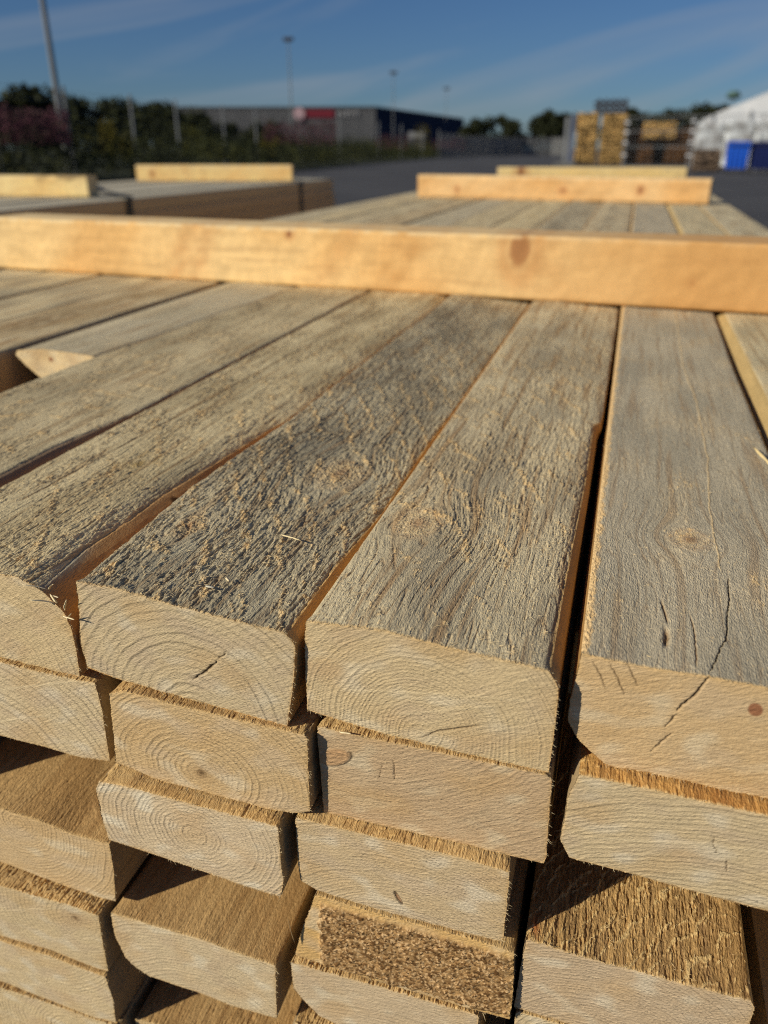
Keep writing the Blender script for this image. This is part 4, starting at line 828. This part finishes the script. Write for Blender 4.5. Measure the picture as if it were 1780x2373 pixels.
# ---- fence along the verge
fe = bpy.data.objects.new('verge_fence', None); COL.objects.link(fe); fe.location = pol(-36.6, 38)
tag(fe, 'tall wire fence with pale steel posts running along the left verge', 'fence')
fp = [(-45.5, 32), (-40.8, 34.5), (-36.62, 38), (-32.77, 43), (-30.05, 47), (-27.12, 52.5), (-25.06, 56), (-22.2, 63), (-19.6, 71), (-17.0, 81), (-15.5, 91), (-14.1, 102), (-13.0, 114)]
base = pol(-36.6, 38)
for b, D in fp:
    p = pol(b, D) - base; m = MB(); m.tube(p, p + [0, 0, 3.36], .06, n=8); m.tube(p + [0, 0, 3.36], p + [0, 0, 3.40], .1, .05, 8); m.build('post', M_GALV, parent=fe)
m = MB()
for (b0, D0), (b1, D1) in zip(fp[:-1], fp[1:]):
    for z in np.linspace(.3, 3.2, 9): m.tube(pol(b0, D0, z) - base, pol(b1, D1, z) - base, .006, n=4)
m.build('wire', M_GALV, parent=fe)

# ---- lamp posts
def lamp(label, b, D, h, r, arm=1.):
    e = bpy.data.objects.new('lamp_post', None); COL.objects.link(e); e.location = pol(b, D); tag(e, label, 'lamp post', 'tall lamp posts of the yard')
    m = MB(); m.tube((0, 0, 0), (0, 0, h), r, r * .55, 12); m.build('pole', M_GALV, parent=e)
    m = MB(); m.tube((-.55 * arm, 0, h - .05), (.55 * arm, 0, h - .05), .05, n=8); m.build('cross_arm', M_GALV, parent=e)
    for s in (-1, 1):
        m = MB(); m.box(s * .5 * arm - .32, s * .5 * arm + .32, -.25, .25, h - .05, h + .28); m.tube((s * .5 * arm, 0, h - .15), (s * .5 * arm, 0, h - .05), .12, .2, 8); m.build('lamp_head', M_DARK, parent=e)
lamp('nearest and tallest lamp post, running out of the picture at the upper left', -37.0, 42, 13, .15)
lamp('lamp post with a visible head above the red sign of the grey warehouse', -22.7, 110, 13.0, .11, .55)
lamp('faint far lamp post rising over the navy flank of the warehouse', -16.04, 150, 12.6, .10, .5)
lamp('faint shortest lamp post over the right end of the navy flank', -12.6, 190, 12.7, .09, .5)
e = bpy.data.objects.new('lamp_post', None); COL.objects.link(e); e.location = pol(5.0, 80); tag(e, 'thin lamp post with a round green-grey head beside the white tent', 'lamp post')
m = MB(); m.tube((0, 0, 0), (0, 0, 5.0), .05, .04, 8); m.build('pole', M_GALV, parent=e)
m = MB(); m.tube((0, 0, 4.9), (0, 0, 5.1), .3, .62, 12); m.tube((0, 0, 5.1), (0, 0, 5.5), .62, .35, 12); m.build('lamp_head', node_mat('lamp_green', base=(.08, .14, .12)), parent=e)

# ---- warehouse
A = pol(-30.09, 157); B = pol(-17.21, 151); Cn = pol(-11.41, 212); Hh = 7.7
dAB = (B - A)[:2]; Lf = np.linalg.norm(dAB); u = dAB / Lf; nrm = np.array([u[1], -u[0]]); nrm = nrm * np.sign(-(nrm @ A[:2]))
wh = bpy.data.objects.new('warehouse', None); COL.objects.link(wh); wh.location = A; tag(wh, 'long grey warehouse with a navy right flank and a red sign under its roof', 'warehouse')
def quadbox(P0, P1, z0, z1, t, n2): # wall slab from P0 to P1, thickness t towards -n2
    q = [P0, P1, P1 - n2 * t, P0 - n2 * t]; return [(x, y, z0) for x, y in q] + [(x, y, z1) for x, y in q]
BF = [(0, 3, 2, 1), (4, 5, 6, 7), (0, 1, 5, 4), (1, 2, 6, 5), (2, 3, 7, 6), (3, 0, 4, 7)]
m = MB(); a2 = np.zeros(2); b2_ = dAB
m.add(quadbox(a2, b2_, 0, Hh - .35, .4, nrm), BF)
for k in range(0, 120):                       # standing ribs of the cladding
    p = a2 + u * (k + .5) * Lf / 120; m.add(quadbox(p, p + u * .12, .1, Hh - .4, -.06, nrm), BF)
m.build('wall', M_CLAD, parent=wh)
c2_ = (Cn - A)[:2]; v2 = (c2_ - b2_) / np.linalg.norm(c2_ - b2_); n2 = np.array([v2[1], -v2[0]])
m = MB(); m.add(quadbox(b2_ + v2 * .05, c2_, 0, Hh - .36, .4, n2), BF)
for k in range(0, 60):
    p = b2_ + v2 * (k + .5) * np.linalg.norm(c2_ - b2_) / 60; m.add(quadbox(p, p + v2 * .15, .1, Hh - .4, -.06, n2), BF)
m.build('side_wall', M_NAVY, parent=wh)
m = MB(); back = -nrm * 60
corners = [a2 + nrm * .12 - u * .15, b2_ + nrm * .12 + u * .1, c2_ + n2 * .12, a2 + (c2_ - b2_)]
m.add([(x, y, Hh - .34) for x, y in corners] + [(x, y, Hh + .02) for x, y in corners], BF); m.build('roof', M_TRIM, parent=wh)
def on_front(s0, s1, z0, z1, out, mat, name, par):
    p0 = a2 + u * s0 + nrm * out; p1 = a2 + u * s1 + nrm * out; m = MB(); m.add(quadbox(p0, p1, z0, z1, .12, nrm), BF); return m.build(name, mat, parent=par)
def s_of(b):
    d = np.array([sin(radians(b)), cos(radians(b))]); M = np.array([[u[0], -d[0]], [u[1], -d[1]]]); return np.linalg.solve(M, -A[:2])[0]
s0, s1, s2, s3 = s_of(-22.45), s_of(-21.9), s_of(-19.9), s_of(-18.2)
sg = on_front(s1 + .3, s2, 6.0, 7.25, .25, M_RED, 'sign_panel', wh)
m = MB(); cc = a2 + u * ((s0 + s1) / 2) + nrm * .3; m.tube((cc[0], cc[1], 6.6), (cc[0] + nrm[0] * .15, cc[1] + nrm[1] * .15, 6.6), .95, n=28); em = m.build('emblem', M_PINK, parent=wh)
m = MB(); rl = np.random.RandomState(4); s = s2 + .5
while s < s3 - .6:
    w_ = rl.uniform(.28, .6); hh = rl.choice([.55, .75, .9]); p0 = a2 + u * s + nrm * .3
    m.add(quadbox(p0, p0 + u * w_ * .4, 6.15, 6.15 + hh, .12, nrm), BF); m.add(quadbox(p0 + u * w_ * .3, p0 + u * w_, 6.15 + hh * .6, 6.15 + hh * .82, .11, nrm), BF); s += w_ + .2
m.build('lettering', node_mat('dull_white', base=(.38, .38, .4)), parent=wh)
on_front(s_of(-20.35), s_of(-20.0), 4.4, 5.2, .2, M_TRIM, 'vent', wh)

# ---- far grey fence, gate post, white truck
e = bpy.data.objects.new('mesh_fence', None); COL.objects.link(e); p0 = pol(-13.0, 114); e.location = p0; tag(e, 'long grey fence closing the far end of the asphalt road', 'fence')
pp = [(-13.0, 114), (-11.5, 128), (-9.6, 140), (-7.5, 150), (-5.6, 152), (-4.4, 150)]
m = MB(); mp_ = MB()
for (b0, D0), (b1, D1) in zip(pp[:-1], pp[1:]):
    a_ = pol(b0, D0) - p0; c_ = pol(b1, D1) - p0; L_ = np.linalg.norm(c_ - a_); d_ = (c_ - a_) / L_; n_ = np.array([d_[1], -d_[0]])[:2]
    k = 0.
    while k < L_: 
        q0 = (a_ + d_ * k)[:2]; m.add(quadbox(q0, q0 + d_[:2] * .16, .1, 2.75, .03, n_), BF); k += .2
    for k in range(4):
        q0 = (a_ + d_ * L_ * k / 4); mp_ = MB(); mp_.tube(q0, q0 + [0, 0, 3.0], .09, n=6); mp_.build('post', M_GALV, parent=e)
m.build('slats', M_CONC, parent=e)
e = bpy.data.objects.new('gate_post', None); COL.objects.link(e); e.location = pol(-4.55, 62); tag(e, 'thick grey gate post left of the golden lumber stacks', 'gate post')
m = MB(); m.box(-.32, -.08, -.12, .12, 0, 3.1); m.build('post', M_GALV, parent=e)
m = MB(); m.box(.06, .34, -.12, .12, 0, 3.25); m.build('post', node_mat('blue_grey_steel', base=(.12, .14, .2), rough=.6), parent=e)
m = MB(); m.box(-.9, .6, -.4, .4, 0, .28); m.build('footing', M_CONC, parent=e)
e = bpy.data.objects.new('parked_truck', None); COL.objects.link(e); e.location = pol(-14.5, 125); e.rotation_euler = (0, 0, radians(14)); tag(e, 'pale box truck half hidden by the verge in front of the navy flank', 'truck')
m = MB(); m.box(-1.25, 1.25, 0, 6.2, 1.1, 3.3); m.build('cargo_box', M_PALE, parent=e)
m = MB(); m.box(-1.15, 1.15, -1.9, -.1, .7, 2.7); m.box(-1.1, 1.1, -1.6, -.1, 2.7, 3.0); m.build('cab', M_PALE, parent=e)
m = MB(); m.box(-1.05, 1.05, -1.93, -1.88, 1.6, 2.5); m.build('windscreen', M_TRIM, parent=e)
for sx in (-1, 1):
    for sy in (-1.1, 4.6):
        m = MB(); m.tube((sx * .85, sy, .48), (sx * 1.15, sy, .48), .48, n=18); m.build('wheel', M_DARK, parent=e)

# ---- lumber stacks across the yard
def bundle(label, b, D, w, h, z0, ln, c, seed, group, dark=1., cat='lumber bundle'):
    e = bpy.data.objects.new('lumber_bundle', None); COL.objects.link(e); e.location = pol(b, D, z0); e.rotation_euler = (0, 0, radians(-b * .5)); tag(e, label, cat, group)
    r_ = np.random.RandomState(seed); m = MB(); nz = max(3, int(h / .11)); nx = max(4, int(w / .16)); bh = (h - .1) / nz; bw = w / nx
    for i in range(nx):
        for k in range(nz):
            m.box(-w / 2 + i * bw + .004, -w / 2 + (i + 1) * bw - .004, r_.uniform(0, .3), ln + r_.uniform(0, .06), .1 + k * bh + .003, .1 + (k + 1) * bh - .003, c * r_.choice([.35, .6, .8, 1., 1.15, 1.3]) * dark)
    m.build('boards', M_BAR, parent=e)
    for yb in (.3, ln * .5, ln - .4):
        m = MB(); m.box(-w / 2, w / 2, yb, yb + .1, .002, .098, c=C_BROWN * .5); m.build('bearer', M_BAR, parent=e)
GO = srgb(200, 164, 104); BK = srgb(104, 72, 40)
gb = 'lumber bundles stacked across the yard'
nm = [['lowest', 'middle', 'topmost'], ['lowest', 'middle', 'topmost']]
z = 0
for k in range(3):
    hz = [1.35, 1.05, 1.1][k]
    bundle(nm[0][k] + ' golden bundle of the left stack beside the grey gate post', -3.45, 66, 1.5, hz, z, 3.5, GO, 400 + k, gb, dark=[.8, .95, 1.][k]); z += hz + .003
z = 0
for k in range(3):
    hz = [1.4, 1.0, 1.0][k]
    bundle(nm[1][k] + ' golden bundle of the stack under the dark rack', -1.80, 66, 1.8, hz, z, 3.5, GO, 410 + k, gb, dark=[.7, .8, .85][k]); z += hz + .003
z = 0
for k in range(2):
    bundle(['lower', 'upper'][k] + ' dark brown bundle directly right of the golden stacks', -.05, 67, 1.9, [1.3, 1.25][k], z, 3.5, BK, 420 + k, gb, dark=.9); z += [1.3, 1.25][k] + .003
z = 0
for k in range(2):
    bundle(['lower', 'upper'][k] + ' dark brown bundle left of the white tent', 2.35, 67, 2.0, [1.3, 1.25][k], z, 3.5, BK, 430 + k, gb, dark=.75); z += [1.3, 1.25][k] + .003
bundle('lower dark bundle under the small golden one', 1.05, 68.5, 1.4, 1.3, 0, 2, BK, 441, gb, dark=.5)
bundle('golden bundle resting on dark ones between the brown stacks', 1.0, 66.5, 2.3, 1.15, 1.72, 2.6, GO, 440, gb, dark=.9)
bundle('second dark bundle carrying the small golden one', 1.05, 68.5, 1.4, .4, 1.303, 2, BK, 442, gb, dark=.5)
e = bpy.data.objects.new('dark_rack', None); COL.objects.link(e); e.location = pol(-2.15, 66.5, 3.41); tag(e, 'dark slatted rack lying on top of the golden lumber stack', 'rack')
m = MB()
for k in range(3): m.box(-1.2, 1.2, -.1, 1.2, k * .34 + .02, k * .34 + .16)
m.build('shelf', M_DARK, parent=e)
for xx in (-.95, -.45, .05, .5, .95):
    m = MB(); m.box(xx, xx + .22, -.12, 1.22, .19, .99); m.build('slat', M_DARK, parent=e)
# temporary fence in front of them
tf = bpy.data.objects.new('site_fence', None); COL.objects.link(tf); q0 = pol(-1.0, 52); tf.location = q0; tag(tf, 'temporary mesh fence with bright clamps in front of the brown lumber stacks', 'fence')
px_ = [(-1.0, 52), (2.95, 50), (6.9, 49.5), (10.6, 50)]
for (b0, D0) in px_:
    p = pol(b0, D0) - q0; m = MB(); m.tube(p, p + [0, 0, 2.75], .045, n=8); m.build('post', M_GALV, parent=tf)
    for zc_ in (.75, 1.4, 1.95, 2.45):
        m = MB(); m.tube(p + [-.13, -.1, zc_], p + [.13, -.1, zc_], .055, n=8); m.build('clamp', M_GLINT, parent=tf)  # white colour stands in for the glint of metal fittings
for (b0, D0), (b1, D1) in zip(px_[:-1], px_[1:]):
    a_ = pol(b0, D0) - q0; c_ = pol(b1, D1) - q0; m = MB()
    for z in (.15, 1.2, 2.0, 2.72): m.tube(a_ + [0, 0, z], c_ + [0, 0, z], .02, n=6)
    for t in np.linspace(0, 1, 34): m.tube(a_ + (c_ - a_) * t + [0, 0, .15], a_ + (c_ - a_) * t + [0, 0, 2.72], .004, n=4)
    m.build('mesh_panel', M_GALV, parent=tf)
# white tent
e = bpy.data.objects.new('white_tent', None); COL.objects.link(e); e.location = pol(4.05, 60); tag(e, 'large white tent with a pitched roof at the right border', 'tent')
m = MB(); w_ = 9.; hr = 4.95; he = 3.1
prof = [(0, he), (w_ / 2, hr), (w_, he)]
V_ = [(x, y, z) for y in (0, 12) for x, z in prof] + [(x, y, z - .06) for y in (0, 12) for x, z in prof]
m.add(V_, [(0, 1, 4, 3), (1, 2, 5, 4), (9, 10, 7, 6), (10, 11, 8, 7), (0, 6, 7, 1), (1, 7, 8, 2), (3, 4, 10, 9), (4, 5, 11, 10), (0, 3, 9, 6), (2, 8, 11, 5)]); m.build('roof', M_PVC, parent=e)
m = MB(); m.add([(0, 0, 0), (w_, 0, 0), (w_, 0, he - .05), (w_ / 2, 0, hr - .1), (0, 0, he - .05), (0, .05, 0), (w_, .05, 0), (w_, .05, he - .05), (w_ / 2, .05, hr - .1), (0, .05, he - .05)], [(0, 1, 2, 4), (9, 7, 6, 5), (0, 4, 9, 5), (1, 6, 7, 2)], [(2, 3, 4), (9, 8, 7)]); m.build('front_wall', M_PVC, parent=e)
m = MB(); m.box(0, .05, .06, 12, 0, he - .05); m.box(w_ - .05, w_, .06, 12, 0, he - .05); m.build('side_wall', M_PVC, parent=e)
for xx in (.02, 2.2, 4.5, 6.8, 8.98):
    m = MB(); m.tube((xx, -.07, 0), (xx, -.07, he if xx < .1 or xx > 8 else he + .2), .05, n=6); m.build('frame_pole', M_GALV, parent=e)
def wrapped(label, b, D, w, h, d, seed):
    r_ = np.random.RandomState(seed); e = bpy.data.objects.new('wrapped_pallet', None); COL.objects.link(e); e.location = pol(b, D); tag(e, label, 'wrapped pallet', 'plastic-wrapped pallets before the tent')
    nx, nz = 16, 16; m = MB()
    th = np.linspace(0, 2 * pi, 40, endpoint=False); P_ = np.stack([np.clip(1.35 * np.cos(th), -1, 1) * w / 2, d / 2 + np.clip(1.35 * np.sin(th), -1, 1) * d / 2], 1)
    V_ = []; 
    for k, z in enumerate(np.linspace(.16, h, nz)):
        s_ = 1 - .06 * noise(th * 3, z * 2 + 0 * th, seed) - (.12 if k == nz - 1 else 0); V_.append(np.stack([P_[:, 0] * s_, (P_[:, 1] - d / 2) * s_ + d / 2, np.full(40, z)], 1))
    V_ = np.concatenate(V_); i = np.arange(nz - 1)[:, None] * 40 + np.arange(40)[None]; j = np.arange(nz - 1)[:, None] * 40 + (np.arange(40)[None] + 1) % 40
    m.add(np.concatenate([V_, [[0, d / 2, h]]]), np.stack([i, j, j + 40, i + 40], -1).reshape(-1, 4), [((nz - 1) * 40 + a_, (nz - 1) * 40 + (a_ + 1) % 40, nz * 40) for a_ in range(40)]); m.build('wrapped_load', M_WRAP, parent=e)
    m = MB(); m.box(-w / 2, w / 2, 0, d, .11, .14, C_BROWN * .6)
    for xx in (-w / 2, -.06, w / 2 - .12): m.box(xx, xx + .12, 0, d, .002, .108, C_BROWN * .6)
    m.build('pallet', M_BAR, parent=e)
wrapped('white wrapped load at the left end of the row in front of the tent', 4.0, 55, 1.5, 2.5, 1.2, 1)
wrapped('white wrapped load in the middle of the row in front of the tent', 5.7, 55, 1.5, 2.65, 1.2, 2)
wrapped('white wrapped load behind the dark navy container', 7.4, 55, 1.5, 2.6, 1.2, 3)
bundle('low grey-brown bundle between the site fence and the blue container', 4.05, 47.5, 1.35, 1.1, 0, 1.6, srgb(150, 128, 108), 450, gb, dark=.6)
# containers
def container(label, b, D, w, h, mat, rz):
    e = bpy.data.objects.new('waste_container', None); COL.objects.link(e); e.location = pol(b, D); e.rotation_euler = (0, 0, radians(rz)); tag(e, label, 'waste container')
    m = MB(); d = 1.05; w0 = w * .9
    m.add([(-w0 / 2, .06, .22), (w0 / 2, .06, .22), (w0 / 2, d - .06, .22), (-w0 / 2, d - .06, .22), (-w / 2, 0, h - .12), (w / 2, 0, h - .12), (w / 2, d, h - .12), (-w / 2, d, h - .12)], BF)
    for k in range(4): xx = -w0 / 2 + .12 + k * (w0 - .3) / 3; m.box(xx, xx + .05, -.02, .1, .3, h - .2)
    m.build('body', mat, parent=e)
    m = MB(); m.box(-w / 2 - .03, w / 2 + .03, -.04, d + .04, h - .12, h - .05); m.box(-w / 2 + .05, w / 2 - .05, .1, d - .1, h - .05, h); m.build('lid', mat, parent=e)
    m = MB(); m.tube((-w / 2 + .1, -.07, h - .18), (w / 2 - .1, -.07, h - .18), .02, n=6); m.build('handle', M_DARK, parent=e)
    for sx in (-1, 1):
        for sy in (.15, .9):
            m = MB(); m.tube((sx * w * .36 - .03, sy, .1), (sx * w * .36 + .03, sy, .1), .1, n=14); m.tube((sx * w * .36, sy, .1), (sx * w * .36, sy, .22), .03, n=6); m.build('wheel', M_DARK, parent=e)
container('bright blue wheeled container at the right border', 5.78, 44.6, 1.05, 1.42, M_BLUE, -8)
container('dark navy wheeled container right of the bright blue one', 7.25, 44.8, 1.2, 1.42, M_NBLUE, -8)
